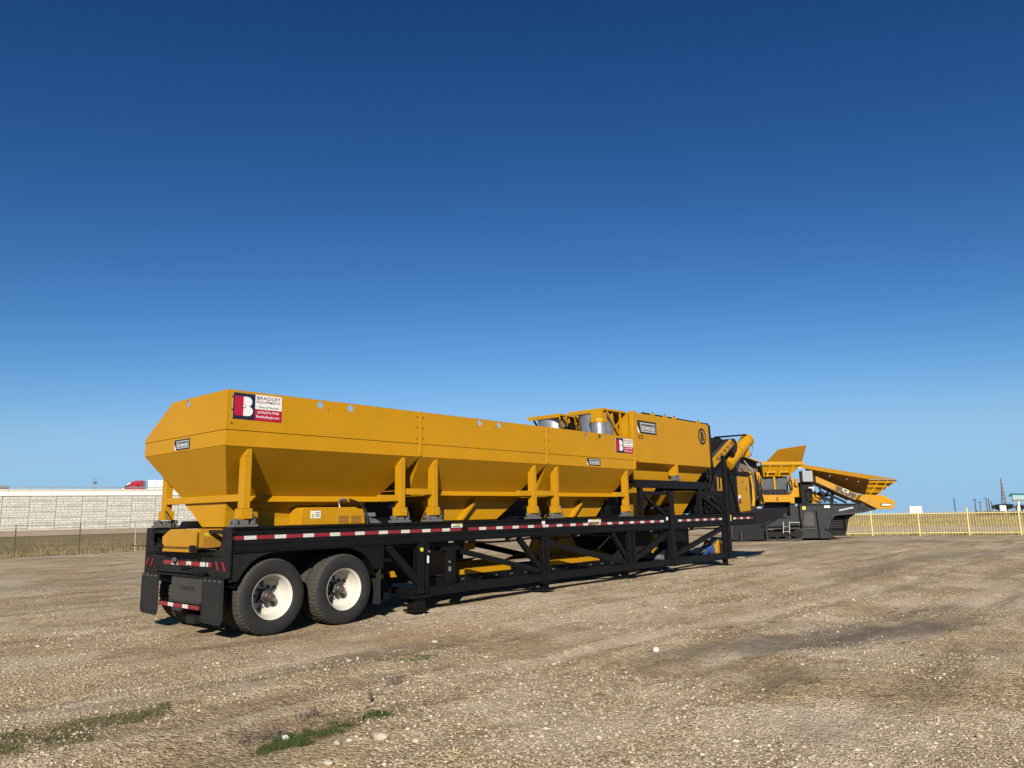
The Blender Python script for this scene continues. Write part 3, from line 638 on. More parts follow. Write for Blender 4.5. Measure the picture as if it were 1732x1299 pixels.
# ---- hoppers
HX = [.34, 3.83, 7.305, 10.70]; ZT, ZS, ZF = 3.364, 2.809, 2.600; HY0, HY1 = -.05, 2.55
def slab(mb, q, t=.012):
    """thin plate from 4 points, thickness t along its normal"""
    q = [Vector(p) for p in q]; n = (q[1]-q[0]).cross(q[3]-q[0]).normalized()*t
    return mb.hexa([*q, *[p+n for p in q]])
def load_foot(parent, x, y):
    MB().box(x-.19, x+.19, y-.07, y+.07, 1.489, 1.525).box(x-.16, x-.10, y-.05, y+.05, 1.525, 1.60).box(x+.10, x+.16, y-.05, y+.05, 1.525, 1.60).box(x-.05, x+.05, y-.06, y+.06, 1.525, 1.585).tube((x-.19, y, 1.565), (x+.19, y, 1.565), .022, 8).build('load_cell', 'cell_grey', parent, bevel=.004)
for i in range(3):
    x0, x1 = HX[i], HX[i+1]; hp = bpy.data.objects.new('hopper', None); link(hp, PL); hp.location = (0, 0, 0)
    first, last = i == 0, i == 2
    xa, xb = x0+(.004 if first else .03), x1-.03
    hol = {0: (1.81, 2.37), 1: (5.31, 5.85), 2: (8.71, 9.24)}[i]
    MB().plate_holes(xa, xb, ZS+.004, ZT, HY0-.012, HY0-.002, [(q, 3.29, .05) for q in hol]).build('side_board', 'yellow', hp)
    MB().box(xa, xb, HY0+.008, HY0+.05, ZT-.012, ZT-.002).build('board_lip', 'yellow', hp)
    B(xa, xb, HY0, HY0+.012, ZF, ZS+.03).build('side_band', 'yellow', hp)
    B(xa, xb, HY1-.012, HY1+.003, ZF, ZS+.03).build('side_band', 'yellow', hp)
    # joint flange towards the next hopper
    MB().box(x1-.029, x1+.029 if not last else x1+.02, HY0-.022, HY0+.03, ZF+.004, ZT+.006).build('joint_flange', 'yellow', hp, bevel=.003)
    bt = MB(); zs_ = (2.90, 3.09, 3.27)
    for q in ([x0+.06] if not first else [x0+.05])+[x1-.075]:
        for z in zs_: bt.tube((q, HY0-.022, z), (q, HY0+.004, z), .011, 6)
    for q in hol: bt.tube((q+(.14 if q == hol[0] else -.12), HY0-.018, 3.235), (q+(.14 if q == hol[0] else -.12), HY0+.004, 3.235), .008, 6)
    bt.build('bolt_row', 'hub', hp, kind='stuff')
    if first:
        yc = 1.63
        rb = MB().plate_holes(HY0, yc-.05, ZS+.004, ZT, x0-.022, x0-.013, [(1.11, 3.29, .05)], ax='x')
        rb.prism([(yc-.05, ZS+.004), (HY1, ZS+.004), (HY1, ZS+.05), (yc, ZT), (yc-.05, ZT)], 'x', x0-.022, x0-.013); rb.build('rear_board', 'yellow', hp)
        B(x0-.012, x0+.003, HY0, HY1, ZF, ZS+.03).build('rear_band', 'yellow', hp)
        B(x0-.026, x0+.003, HY0-.016, HY0+.01, ZS+.004, ZT+.004).build('corner_angle', 'yellow', hp)
    # sloping walls down to the ring beam
    if first: ly, lz, ia, ib = .545, 1.94, .36, .42
    else: ly, lz, ia, ib = .38, 2.045, .14, .40
    A_, B_ = (x0+ia, ly, lz), (x1-ib, ly, lz); C_, D_ = (x1-ib, HY1-ly+HY0, lz), (x0+ia, HY1-ly+HY0, lz)
    a, b, c, d = (x0, HY0, ZF), (x1-.005, HY0, ZF), (x1-.005, HY1, ZF), (x0, HY1, ZF)
    sw = MB()
    for q in ((a, b, B_, A_), (b, c, C_, B_), (c, d, D_, C_), (d, a, A_, D_)): slab(sw, q, -.01)
    sw.build('hopper_slope', 'yellow', hp)
    # ring ledge that catches the sun, then the throat
    zl = lz-.10
    lg = MB().prism([(ly+.02, lz+.004), (ly-.13, zl+.012), (ly-.13, zl), (ly+.02, zl)], 'x', x0+ia-.04, x1-ib+.06); lg.build('ring_ledge', 'yellow', hp, bevel=.003)
    yf = HY1-ly+HY0
    B(x0+ia, x1-ib, yf-.02, yf+.1, zl, lz).build('ring_ledge', 'yellow', hp)
    # throat
    ty0, ty1 = ly+.06, HY1-ly+HY0-.06; zt0 = zl; zb0 = 1.50
    tx = {0: (.72, 3.2, 1.15, 2.7), 1: (4.42, 6.98, 4.62, 6.42), 2: (8.0, 10.25, 8.22, 9.88)}[i]
    th = MB(); sA, sB, sC, sD = (tx[0], ty0-.02, zt0), (tx[1], ty0-.02, zt0), (tx[1], ty1+.02, zt0), (tx[0], ty1+.02, zt0)
    e = .12; kA, kB, kC, kD = (tx[0], ty0+e, zt0-.10), (tx[1], ty0+e, zt0-.10), (tx[1], ty1-e, zt0-.10), (tx[0], ty1-e, zt0-.10)
    bA, bB, bC, bD = (tx[2], ty0+e+.02, zb0), (tx[3], ty0+e+.02, zb0), (tx[3], ty1-e-.02, zb0), (tx[2], ty1-e-.02, zb0)
    if first:
        sC, sD = (tx[1], 1.83, zt0), (.69, 1.83, zt0); kC, kD = (tx[1], 1.60, 1.72), (.69, 1.60, 1.72); bC, bD = (tx[3], 1.22, 1.49), (.69, 1.22, 1.49)
        sA, kA, bA = (.69, .53, zt0), (.69, .56, 1.72), (.69, .58, 1.49)
    for q in ((sA, sB, kB, kA), (sB, sC, kC, kB), (sC, sD, kD, kC), (sD, sA, kA, kD), (kA, kB, bB, bA), (kB, kC, bC, bB), (kC, kD, bD, bC), (kD, kA, bA, bD)): slab(th, q, -.008)
    th.build('throat', 'yellow', hp)
    rx = {0: 2.2, 1: 5.55, 2: 9.05}[i]
    MB().hexa([(rx-.24, ty0+.02, 1.50), (rx-.16, ty0+.02, 1.50), (rx-.16, ty0+.16, 1.50), (rx-.24, ty0+.16, 1.50), (rx+.10, ty0-.02, 1.86), (rx+.18, ty0-.02, 1.86), (rx+.18, ty0+.14, 1.86), (rx+.10, ty0+.14, 1.86)]).build('throat_rib', 'yellow', hp, bevel=.004)
    # corner posts, stub beams, load cells
    px = {0: (.685, 3.475), 1: (4.215, 6.925), 2: (7.66, 10.35)}[i]
    for j, p in enumerate(px):
        for y, s in ((0, 1), (2.5, -1)):
            pm = MB(); yy = lambda a_, b_: sorted((y+s*a_, y+s*b_))
            q = yy(-.03, .11); pm.box(p-.055, p+.055, q[0], q[1], 1.74, 2.46)
            # bevelled head running up under the band
            y_o, y_i = y+s*-.03, y+s*.11
            pm.hexa([(p-.055, y_o, 2.461), (p+.055, y_o, 2.461), (p+.055, y_i, 2.461), (p-.055, y_i, 2.461), (p+.0, y_o, 2.598), (p+.055, y_o, 2.598), (p+.055, y_i-s*.1, 2.598), (p+.0, y_i-s*.1, 2.598)])
            po = pm.build('hopper_post', 'yellow', hp, bevel=.005)
            q = yy(-.045, .125); B(p-.085, p+.09, q[0], q[1], 1.60, 1.738).build('post_foot', 'yellow', hp, bevel=.004)
            load_foot(hp, p, y+s*.04)
            if s > 0:
                if j == 1: B(p-.45, p-.056, .0, .09, zl, lz).build('stub_beam', 'yellow', hp, bevel=.003)
                if j == 0 and not first: B(HX[i]-.28, p-.056, .0, .09, lz-.095, lz+.005).build('stub_beam', 'yellow', hp, bevel=.003)
                MB().path([(p+.06, -.04, 1.72), (p+.1, -.06, 1.66), (p+.13, -.05, 1.57), (p+.2, .0, 1.53)], .008).build('earth_cable', 'wire', hp)
        # beam across the trailer between near and far post
        B(p-.05, p+.05, .112, 2.388, zl, lz-.002).build('cross_beam', 'yellow', hp, bevel=.003)
MB().path([(.69, 2.42, 1.72), (.6, 2.3, 1.74), (.58, 2.2, 1.66), (.62, 2.2, 1.58), (.69, 2.35, 1.56)], .01).build('earth_cable', 'wire', PL)
MB().prism([(.55, 1.486), (.85, 1.486), (.8, 1.58), (.6, 1.58)], 'y', 1.45, 1.7).build('bearing_block', 'black', PL)
# long yellow pan strips seen low behind the load cells
B(.80, 3.3, .62, .64, 1.488, 1.60).build('lower_pan', 'yellow', PL)
# hydraulic box between hoppers and rail
hb = MB().prism([(1.77, 1.488), (1.79, 1.715), (1.83, 1.752), (2.80, 1.752), (2.82, 1.73), (2.94, 1.72), (2.98, 1.488)], 'y', .32, .75).build('hydraulic_box', 'yellow', PL, bevel=.008)
B(1.94, 2.12, .314, .3185, 1.585, 1.70).build('sticker', 'white', hb); B(1.955, 2.0, .3105, .3138, 1.60, 1.66).build('sticker_print', 'warn_yellow', hb); B(2.02, 2.10, .3105, .3138, 1.665, 1.675).build('sticker_print', 'ink', hb)
B(2.025, 2.10, .3105, .3138, 1.61, 1.65).build('sticker_print', 'sign_grey', hb)
dots = MB()
for i in range(22):
    if i == 10 or i == 11: continue
    for j in range(6): dots.tube((2.46+i*.02+(j % 2)*.01, .314, 1.512+j*.02), (2.46+i*.02+(j % 2)*.01, .3185, 1.512+j*.02), .0066, 6)
dots.build('vent_holes', 'hub_rust', hb, kind='stuff')
MB().path([(2.52, .4, 1.75), (2.52, .4, 1.86), (2.58, .4, 1.88), (2.66, .4, 1.88)], .018, 8).build('filler_neck', 'steel', hb, smooth=50)
MB().path([(2.7, .38, 1.88), (2.9, .36, 1.82), (3.0, .34, 1.7), (3.02, .3, 1.5)], .016, 8).build('hydraulic_hose', 'rubber', PL, smooth=50)
MB().prism([(3.0, 1.488), (3.42, 1.488), (3.05, 1.68)], 'y', .45, .5).box(3.15, 3.25, .4, .5, 1.60, 1.66).build('pump_bracket', 'galvanised', PL)
for q in ((3.2, 4.2, .75, 2.0, 1.49, 1.84), (6.75, 7.7, .75, 2.0, 1.49, 1.85), (10.2, 10.75, .5, 2.0, 1.49, 2.3)): B(*q).build('drive_housing', 'black', PL)

# ---- cement box with emblem at the front of the plant
cb = bpy.data.objects.new('cement_bin', None); link(cb, PL)
BX0, BX1 = 10.80, 14.78
B(BX0, BX1, .0, 2.5, 2.78, 4.0).build('bin_body', 'yellow', cb, bevel=.012)
B(BX0-.06, BX0+.14, -.02, .1, 2.81, 4.03).build('bin_corner', 'yellow', cb, bevel=.01)
sk = MB(); f0 = [(BX0+.01, .004, 2.779), (BX1-.01, .004, 2.779), (BX1-.01, 2.496, 2.779), (BX0+.01, 2.496, 2.779)]; f1 = [(BX0+.16, .22, 2.64), (BX1-.10, .22, 2.64), (BX1-.1, 2.28, 2.64), (BX0+.16, 2.28, 2.64)]
sk.hexa([*f1, *f0])
f2 = [(BX0+.28, .27, 2.362), (BX1-.42, .27, 2.362), (BX1-.42, 2.2, 2.362), (BX0+.28, 2.2, 2.362)]; sk.hexa([*f2, *[(p[0], p[1], 2.638) for p in f1]])
sk.build('bin_skirt', 'yellow', cb)
MB().hexa([(13.66, .55, 1.40), (13.82, .55, 1.40), (13.82, 1.9, 1.40), (13.66, 1.9, 1.40), (13.05, .42, 2.12), (14.62, .42, 2.12), (14.62, 2.1, 2.12), (13.05, 2.1, 2.12)]).build('bin_cone', 'yellow', cb)
MB().hexa([(11.6, .6, 1.40), (11.8, .6, 1.40), (11.8, 1.9, 1.40), (11.6, 1.9, 1.40), (11.15, .45, 2.3), (12.6, .45, 2.3), (12.6, 2.1, 2.3), (11.15, 2.1, 2.3)]).build('bin_cone', 'yellow', cb)
MB().box(12.72, 12.86, -.02, .2, 2.50, 2.70).hexa([(12.72, -.02, 2.70), (12.86, -.02, 2.70), (12.86, .2, 2.70), (12.72, .2, 2.70), (12.81, -.02, 2.80), (12.86, -.02, 2.80), (12.86, .0, 2.80), (12.81, .0, 2.80)]).build('bin_bracket', 'yellow', cb, bevel=.004)
MB().box(12.62, 12.98, -.03, .12, 2.37, 2.41).box(12.68, 12.74, -.02, .1, 2.41, 2.5).box(12.86, 12.92, -.02, .1, 2.41, 2.5).build('load_cell', 'cell_grey', cb)
lg = MB()
for q in (11.76, 12.38, 12.87, 14.22): lg.prism([(q-.09, 4.0), (q+.09, 4.0), (q+.05, 4.05), (q-.03, 4.06)], 'y', .0, .05)
lg.build('lifting_lugs', 'yellow', cb)
tk = MB().tube((11.3, .06, 4.03), (14.7, .06, 4.02), .022, 8)
for q in (11.76, 12.38, 12.87, 14.22): tk.tube((q, .02, 4.07), (q+.12, .1, 4.07), .025, 8)
tk.path([(14.7, .02, 4.02), (14.81, -.01, 3.95), (14.82, -.01, 3.4), (14.8, -.01, 2.9), (14.95, 0, 2.62), (15.05, .1, 2.4)], .03, 8); tk.build('spray_pipe', 'black', cb, smooth=50)
# filters under two canopies
for yc in (.72, 2.02):
    MB().tube((10.26, yc, 3.0), (10.26, yc, 3.94), .43, 40).build('filter_drum', 'steel', cb, smooth=40)
    cn = MB(); cn.box(9.80, 10.80, yc-.52, yc+.52, 3.985, 4.035); cn.box(9.80, 9.82, yc-.52, yc+.52, 3.94, 3.985)
    co_ = cn.build('filter_canopy', 'yellow', cb, bevel=.004)
    for yb in (yc-.50, yc+.47):
        br = MB(); br.bar((9.98, yb, 3.96), (10.52, yb, 3.42), .03, .05); br.bar((10.55, yb, 3.42), (10.55, yb, 3.97), .03, .05); br.bar((10.35, yb, 3.62), (10.55, yb, 3.8), .025, .03); br.bar((10.2, yb, 3.94), (10.2, yb, 3.76), .03, .04)
        br.build('canopy_bracket', 'yellow', cb)
    MB().box(10.4, 10.80, yc-.42, yc+.42, 3.2, 3.6).build('filter_seat', 'yellow', cb)
MB().tube((9.84, .36, 3.40), (9.84, .36, 3.68), .19, 24).build('fan_motor', 'steel', cb, smooth=40)
MB().tube((9.84, .36, 3.30), (9.84, .36, 3.40), .16, 20).build('fan_base', 'black', cb, smooth=40)
MB().prism([(9.64, .28), (9.74, .18), (9.94, .18), (10.04, .28), (10.04, .46), (9.94, .56), (9.74, .56), (9.64, .46)], 'z', 3.68, 3.80).box(9.70, 9.98, .22, .5, 3.801, 3.94).build('fan_cowl', 'yellow', cb, bevel=.02)
pj = MB()
for k in range(9):
    yk = 1.02+random.random()*.7; xk = 9.75+random.random()*.6; pj.box(xk, xk+.12, yk, yk+.1, 3.3+random.random()*.1, 3.5+random.random()*.35)
pj.build('valve_cluster', 'black', cb)
for yk in (1.05, 1.3, 1.5): MB().bar((9.8, yk, 3.92), (10.1, yk+.15, 3.55), .03, .07).build('canopy_brace', 'yellow', cb)
# black frame carrying the bin
def fb(n, x0, x1, z0, z1, y0=.0, y1=.12): 
    B(x0, x1, y0, y1, z0, z1).build(n, 'black', PL, bevel=.004); B(x0, x1, 2.5-y1, 2.5-y0, z0, z1).build(n, 'black', PL, bevel=.004)
fb('bin_beam', 10.84, 14.72, 2.165, 2.36); fb('bin_beam', 11.08, 12.36, 2.0, 2.085, .02, .1)
fb('bin_post', 10.98, 11.09, 1.486, 2.164); fb('bin_post', 12.33, 12.51, .40, 2.10, -.035, -.002); fb('bin_post', 14.0, 14.12, 1.486, 2.164); fb('bin_post', 15.56, 15.72, .42, 1.49, -.035, -.002); fb('bin_mast', 15.56, 15.70, 1.492, 3.15, -.035, .07)
fb('bin_beam', 14.13, 15.518, 1.99, 2.11, .02, .1)
for p0, p1 in (((11.2, 1.98), (12.2, 1.50)), ((14.25, 1.97), (15.35, 1.53))):
    for y in (.06, 2.44): MB().bar((p0[0], y, p0[1]), (p1[0], y, p1[1]), .06, .08, (0, 0, 1)).build('bin_brace', 'black', PL, bevel=.004)
B(10.9, 11.3, .5, 2.0, 1.49, 2.1).build('pump_housing', 'black', PL)
MB().bar((11.3, 1.3, 1.95), (12.7, 1.3, 1.50), .06, .08, (0, 0, 1)).prism([(11.2, 1.55), (11.5, 1.9), (11.6, 1.55), (11.5, 1.55), (11.45, 1.75), (11.3, 1.55)], 'y', 1.0, 1.04).build('screw_conveyor_frame', 'yellow', PL)
MB().tube((14.3, .9, 1.50), (14.5, .9, 1.78), .16, 16).build('discharge_spout', 'yellow', PL, smooth=40)
# inclined belt, guards and screw conveyor at the nose
ic = MB()
for y in (.62, 1.9): ic.bar((12.6, y, 1.30), (17.6, y, 3.66), .07, .26, (0, 0, 1))
ic.build('incline_frame', 'black', PL, bevel=.004)
MB().bar((13.2, 1.26, 1.65), (17.7, 1.26, 3.78), 1.15, .05, (0, 0, 1)).build('incline_belt', 'belt', PL)
MB().prism([(15.2, 3.25), (15.9, 3.78), (17.3, 3.86), (17.9, 3.7), (17.5, 3.5), (15.4, 2.6)], 'y', .86, 1.75).build('belt_hood', 'black_dusty', PL, bevel=.03)
MB().tube((17.75, .62, 3.60), (17.75, 1.9, 3.60), .24, 24).build('head_drum', 'rubber', PL, smooth=40)
gd = MB().prism([(16.02, 3.12), (17.28, 3.78), (17.52, 3.64), (16.3, 2.98), (16.08, 2.86)], 'y', .50, .56); go = gd.build('belt_guard', 'yellow', PL, bevel=.01)
sl_ = MB()
for k in range(5):
    for j in (0, 1):
        q = (16.18+k*.25+j*.10, 3.10+k*.131+j*-.03); sl_.bar((q[0], .494, q[1]), (q[0]+.15, .494, q[1]+.079), .008, .035, (0, 0, 1))
sl_.build('guard_slots', 'shadow_brown', go)
TA, TB = Vector((17.75, .95, 3.0)), Vector((19.55, .95, 3.93)); dd = (TB-TA)
au = MB().tube(TA, TB, .21, 28); au.tube(TA+dd*.5, TA+dd*.53, .235, 28); au.tube(TA+dd*.96, TB, .235, 28); au.tube(TA+dd*.06, TA+dd*.09, .235, 28)
au.tube(TA+dd*.86, TA+dd*.86+Vector((.12, 0, -.42)), .12, 16); au.build('screw_conveyor', 'yellow', PL, smooth=40)
MB().path([TB+Vector((-.05, 0, .1)), TB+Vector((.25, 0, .05)), TB+Vector((.4, 0, -.2)), TB+Vector((.25, 0, -.5)), TB+Vector((-.05, 0, -.6))], .012).build('hydraulic_hose', 'rubber', PL)
MB().tube((16.9, .85, 3.84), (19.35, .9, 4.09), .028, 8).build('stay_bar', 'black', PL)
MB().prism([(16.35, 2.9), (17.3, 3.4), (17.95, 3.5), (18.0, 3.1), (17.2, 1.5), (16.1, 1.5)], 'y', .9, 1.8).build('drive_tower', 'black', PL, bevel=.02)
for xx in (15.84, ): MB().bar((xx, -.01, 2.8), (16.38, -.01, 1.49), .06, .11).build('ladder_stile', 'black', PL)
ld = MB()
for k in range(5):
    t_ = k/4; a = Vector((15.95, .06, 2.7)).lerp(Vector((16.45, .06, 1.6)), t_); ld.bar(a, a+Vector((.32, .1, .02)), .03, .03)
ld.bar((16.3, .18, 2.75), (16.75, .18, 1.5), .04, .06); ld.build('ladder_rungs', 'black', PL)
fr = MB(); fr.bar((15.15, .0, 2.52), (15.15, .0, 2.17), .03, .03); fr.bar((15.35, .0, 2.50), (15.35, .0, 2.15), .03, .03); fr.bar((15.12, 0, 2.15), (15.37, 0, 2.15), .03, .03); fr.build('hand_grip', 'yellow', PL)
hz = MB()
for k in range(16):
    a = Vector((14.85+random.random()*1.2, .25+random.random()*.5, 1.5+random.random()*.2)); b_ = Vector((14.9+random.random()*1.0, .3+random.random()*.6, 2.3+random.random()*.7)); m_ = (a+b_)/2+Vector((random.uniform(-.3, .3), random.uniform(-.2, .1), 0)); hz.path([a, m_, b_], .022)
hz.build('hydraulic_hoses', 'rubber', PL, smooth=50)
B(17.75, 18.3, .85, 1.9, 1.49, 2.72).build('battery_box', 'black', PL, bevel=.02)
cbx = B(18.32, 19.28, .88, 1.9, 1.49, 2.68).build('control_cabinet', 'yellow', PL, bevel=.02)
MB().tube((18.75, .873, 2.48), (18.75, .879, 2.48), .035, 10).box(18.98, 19.03, .872, .879, 2.2, 2.31).build('door_lock', 'hub', cbx)
B(18.36, 18.55, .872, .879, 1.86, 2.05).build('sticker', 'white', cbx); B(18.36, 18.55, .8685, .8715, 1.78, 1.95).build('sticker', 'tape_red', cbx)
MB().tube((18.4, 1.2, 2.74), (18.4, 1.2, 2.98), .3, 20).box(18.0, 19.3, .8, 1.95, 2.722, 2.78).build('exhaust_box', 'black', PL, smooth=40)

# ---- plates and lettering
def dealer_sign(x0, x1, z0, z1, y):
    w, h_ = x1-x0, z1-z0; p = B(x0, x1, y-.004, y, z0, z1).build('dealer_sign', 'white', PL)
    xm = x0+.44*w; N = y-.0045
    B(x0, xm, y-.0065, y-.0041, z0, z1).build('sign_field', 'navy', p)
    B(x0+.03*w, x0+.22*w, y-.009, y-.0066, z0+.13*h_, z1-.13*h_).build('sign_field', 'crimson', p)
    B(xm+.001, x1, y-.0065, y-.0041, z0, z0+.44*h_).build('sign_field', 'crimson', p)
    # white right half of the emblem: two lobes with a star bitten into the left edge
    xL = x0+.205*w; cz1, cz2 = z0+.68*h_, z0+.32*h_; r1 = .19*h_*1.02; lob = []
    wl = .17*w
    lob += [(xL, z0+.13*h_), (xL+wl*.5, z0+.13*h_)]+[(xL+wl*.5+wl*.62*math.sin(R(t)), cz2-.19*h_*math.cos(R(t))) for t in range(15, 166, 15)]
    lob += [(xL+wl*.45+wl*.55*math.sin(R(t)), cz1-.19*h_*math.cos(R(t))) for t in range(15, 166, 15)]+[(xL+wl*.45, z1-.13*h_), (xL, z1-.13*h_)]
    MB().prism(lob, 'y', y-.012, y-.0091).build('emblem', 'white', p)
    sx, sz = xL+.005*w, z0+.5*h_
    star = [(sx+(.10*h_ if k % 2 == 0 else .042*h_)*math.sin(R(36*k+20)), sz+(.10*h_ if k % 2 == 0 else .042*h_)*math.cos(R(36*k+20))) for k in range(10)]
    MB().prism(star, 'y', y-.0155, y-.0125).build('emblem_star', 'navy', p)
    MB().prism([(sx+.045*h_*math.sin(R(30*k)), sz+.045*h_*math.cos(R(30*k))) for k in range(12)], 'y', y-.0185, y-.0157).build('emblem_dot', 'white', p)
    e = (1, 0, 0); u = (0, 0, 1)
    text('lettering', 'BRADLEY', 'text_grey', p, (xm+.03*w, y-.004, z0+.82*h_), e, u, .50*w, .13*h_, .003, .012)
    text('lettering', 'EQUIPMENT', 'text_red', p, (xm+.03*w, y-.004, z0+.66*h_), e, u, .50*w, .12*h_, .003, .004)
    text('lettering', '• Sales & Rentals •', 'text_grey', p, (xm+.03*w, y-.004, z0+.49*h_), e, u, .50*w, .10*h_, .003)
    text('lettering', '(254)374-7948', 'white', p, (xm+.05*w, y-.0065, z0+.25*h_), e, u, .45*w, .12*h_, .003, .012)
    text('lettering', 'BradleyEquip.com', 'white', p, (xm+.03*w, y-.0065, z0+.08*h_), e, u, .48*w, .12*h_, .003, .012)
dealer_sign(.40, 1.15, 2.965, 3.33, HY0-.013)
dealer_sign(9.88, 10.61, 2.965, 3.305, HY0-.013)
def maker_plate(org, rgt, w, h_, nrm):
    """slanted black plate with silver field; org = lower-left corner"""
    o = Vector(org); r = Vector(rgt); n = Vector(nrm); u = Vector((0, 0, 1))
    def pl(poly, t0, t1, m, nm, par):
        q = [o+r*(a*w)+u*(b*h_) for a, b in poly]; k = len(q)
        return MB().add([p+n*t0 for p in q]+[p+n*t1 for p in q], [tuple(range(k)), tuple(range(k, 2*k))]+[(i, (i+1) % k, k+(i+1) % k, k+i) for i in range(k)]).build(nm, m, par)
    p = pl([(.14, 0), (1, 0), (1, 1), (0, 1), (0, .62)], .0005, .004, 'ink', 'maker_plate', PL)
    pl([(0, .56), (.12, 0), (.02, .08), (0, .3)], .0005, .004, 'white', 'plate_flash', p)
    pl([(.18, .13), (.94, .13), (.94, .86), (.13, .86)], .0042, .006, 'sign_grey', 'plate_field', p)
    pl([(.20, .66), (.92, .66), (.92, .74), (.19, .74)], .0062, .0075, 'ink', 'plate_line', p)
    pl([(.20, .24), (.92, .24), (.92, .64), (.185, .64)], .0062, .0075, 'ink', 'plate_band', p)
    text('lettering', 'BÖHRINGER', 'white', p, o+r*(.215*w)+u*(.27*h_)+n*.0078, rgt, (0, 0, 1), .69*w, .40*h_, .002, .02)
maker_plate((8.72, HY0-.004, 2.625), (1, 0, 0), .52, .155, (0, -1, 0))
maker_plate((HX[0]-.012, 1.50, 2.62), (0, -1, 0), .50, .155, (-1, 0, 0))
maker_plate((10.97, -.001, 3.50), (1, 0, 0), .90, .32, (0, -1, 0))
text('model_number', 'B125', 'ink', PL, (11.0, -.001, 3.355), (1, 0, 0), (0, 0, 1), .22, .105, .004, .02)
gx, gz = 14.36, 3.63
gear = [((.245 if k % 4 in (0, 1) else .215)*math.cos(2*math.pi*k/80)*.98+gx, (.245 if k % 4 in (0, 1) else .215)*math.sin(2*math.pi*k/80)*1.02+gz) for k in range(80)]
ge = MB().prism(gear, 'y', -.004, -.0005).build('gear_emblem', 'ink', PL)
MB().tube((gx, -.0042, gz), (gx, -.0065, gz), .165, 40).build('emblem_field', 'yellow', ge)
text('lettering', 'B', 'ink', ge, (gx-.10, -.0066, gz-.13), (1, 0, 0), (0, 0, 1), .20, .26, .003, .06)

# ------------------------------------------------------------------ tracked machines behind
RZ = YAW-math.pi/2
def machine(name, label, a0, b0):
    p = AB(a0, b0); o = empty(name, label, 'machine', p, RZ); return o
class Loc(MB):
    """coordinates given along (a, b, h), shifted to the machine's base"""
    def __init__(s, a0, b0): super().__init__(); s.a0, s.b0 = a0, b0
    def build(s, *k, **q): s.v = [(x-s.a0, y-s.b0, z) for x, y, z in s.v]; return super().build(*k, **q)
a0, b0 = 14.2, 41.5
MSC = .935
MA = machine('tracked_crusher', 'yellow tracked crusher with raised feed hopper flap behind the trailer nose', 13.28, 38.8); MA.scale = (MSC,)*3
L = lambda: Loc(a0, b0)
L().prism([(13.43, 4.05), (15.75, 4.02), (15.75, 4.19), (13.43, 4.22)], 'y', 39.9, 40.1).prism([(13.43, 4.02), (13.6, 4.0), (15.6, 3.98), (15.75, 4.02)], 'y', 39.95, 40.05).build('hopper_rim', 'yellow', MA, bevel=.02)
L().hexa([(13.62, 40.3, 3.42), (15.03, 40.3, 3.46), (15.03, 43.0, 3.46), (13.62, 43.0, 3.42), (13.5, 40.0, 4.04), (15.65, 40.0, 4.02), (15.65, 43.4, 4.02), (13.5, 43.4, 4.04)]).build('feed_hopper', 'yellow', MA)
rb = L()
for a in (13.75, 14.38, 15.0): rb.hexa([(a-.05, 40.12, 3.42), (a+.05, 40.12, 3.42), (a+.05, 40.3, 3.42), (a-.05, 40.3, 3.42), (a+.12, 39.96, 4.02), (a+.22, 39.96, 4.02), (a+.22, 40.1, 4.02), (a+.12, 40.1, 4.02)])
rb.build('hopper_ribs', 'yellow', MA)
for a in (13.68, 14.42): L().prism([(a, 3.62), (a+.55, 3.62), (a+.55, 3.70), (a, 3.70)], 'y', 40.05, 40.14).build('hopper_stiffener', 'yellow', MA, bevel=.01)
L().hexa([(14.35, 41.98, 4.27), (16.45, 42.0, 4.24), (16.45, 42.08, 4.24), (14.35, 42.06, 4.27), (14.95, 41.38, 5.0), (16.5, 41.21, 5.2), (16.5, 41.29, 5.2), (14.95, 41.46, 5.0)]).build('hopper_flap', 'yellow_dusty', MA, bevel=.02)
L().box(15.70, 15.78, 39.95, 43.4, 4.03, 4.18).build('hopper_rim_side', 'yellow', MA)
L().box(13.52, 14.13, 40.36, 40.46, 2.66, 3.32).build('screen_panel', 'panel_grey', MA, bevel=.01); L().box(14.28, 14.86, 40.36, 40.46, 2.66, 3.32).build('screen_panel', 'panel_grey', MA, bevel=.01)
L().box(14.15, 14.26, 40.30, 40.4, 2.7, 3.42).build('screen_mullion', 'yellow', MA, bevel=.01)
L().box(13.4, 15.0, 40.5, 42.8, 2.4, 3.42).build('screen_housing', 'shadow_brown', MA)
cu_ = L()
for k in range(9): cu_.box(13.48+k*.152, 13.60+k*.152, 40.18+.03*(k % 2), 40.22+.03*(k % 2), 2.40, 2.74)
cu_.build('rubber_curtain', 'rubber', MA)
L().prism([(13.24, 1.98), (13.46, 1.98), (13.46, 2.06), (14.86, 2.04), (14.86, 1.96), (15.08, 1.96), (15.1, 2.42), (15.12, 3.3), (15.02, 3.42), (14.9, 3.1), (14.98, 2.7), (14.84, 2.42), (13.46, 2.44), (13.34, 2.7), (13.44, 3.2), (13.3, 3.66), (13.12, 3.68), (13.2, 2.8)], 'y', 39.95, 40.25).build('front_frame', 'yellow', MA, bevel=.02)
text('lettering', 'S', 'ink', MA, Vector((14.1-a0, 39.94-b0, 2.12)), (1, 0, 0), (0, 0, 1), .12, .2, .004, .03)
L().hexa([(13.2, 40.0, 4.22), (13.4, 40.0, 4.18), (13.4, 43.0, 4.18), (13.2, 43.0, 4.22), (12.5, 40.0, 4.55), (12.6, 40.0, 4.6), (12.6, 43.0, 4.6), (12.5, 43.0, 4.55)]).prism([(12.35, 3.75), (12.6, 4.55), (13.42, 4.2), (13.5, 3.45), (13.0, 3.7)], 'y', 40.6, 43).build('side_roof', 'shadow_brown', MA, bevel=.02)
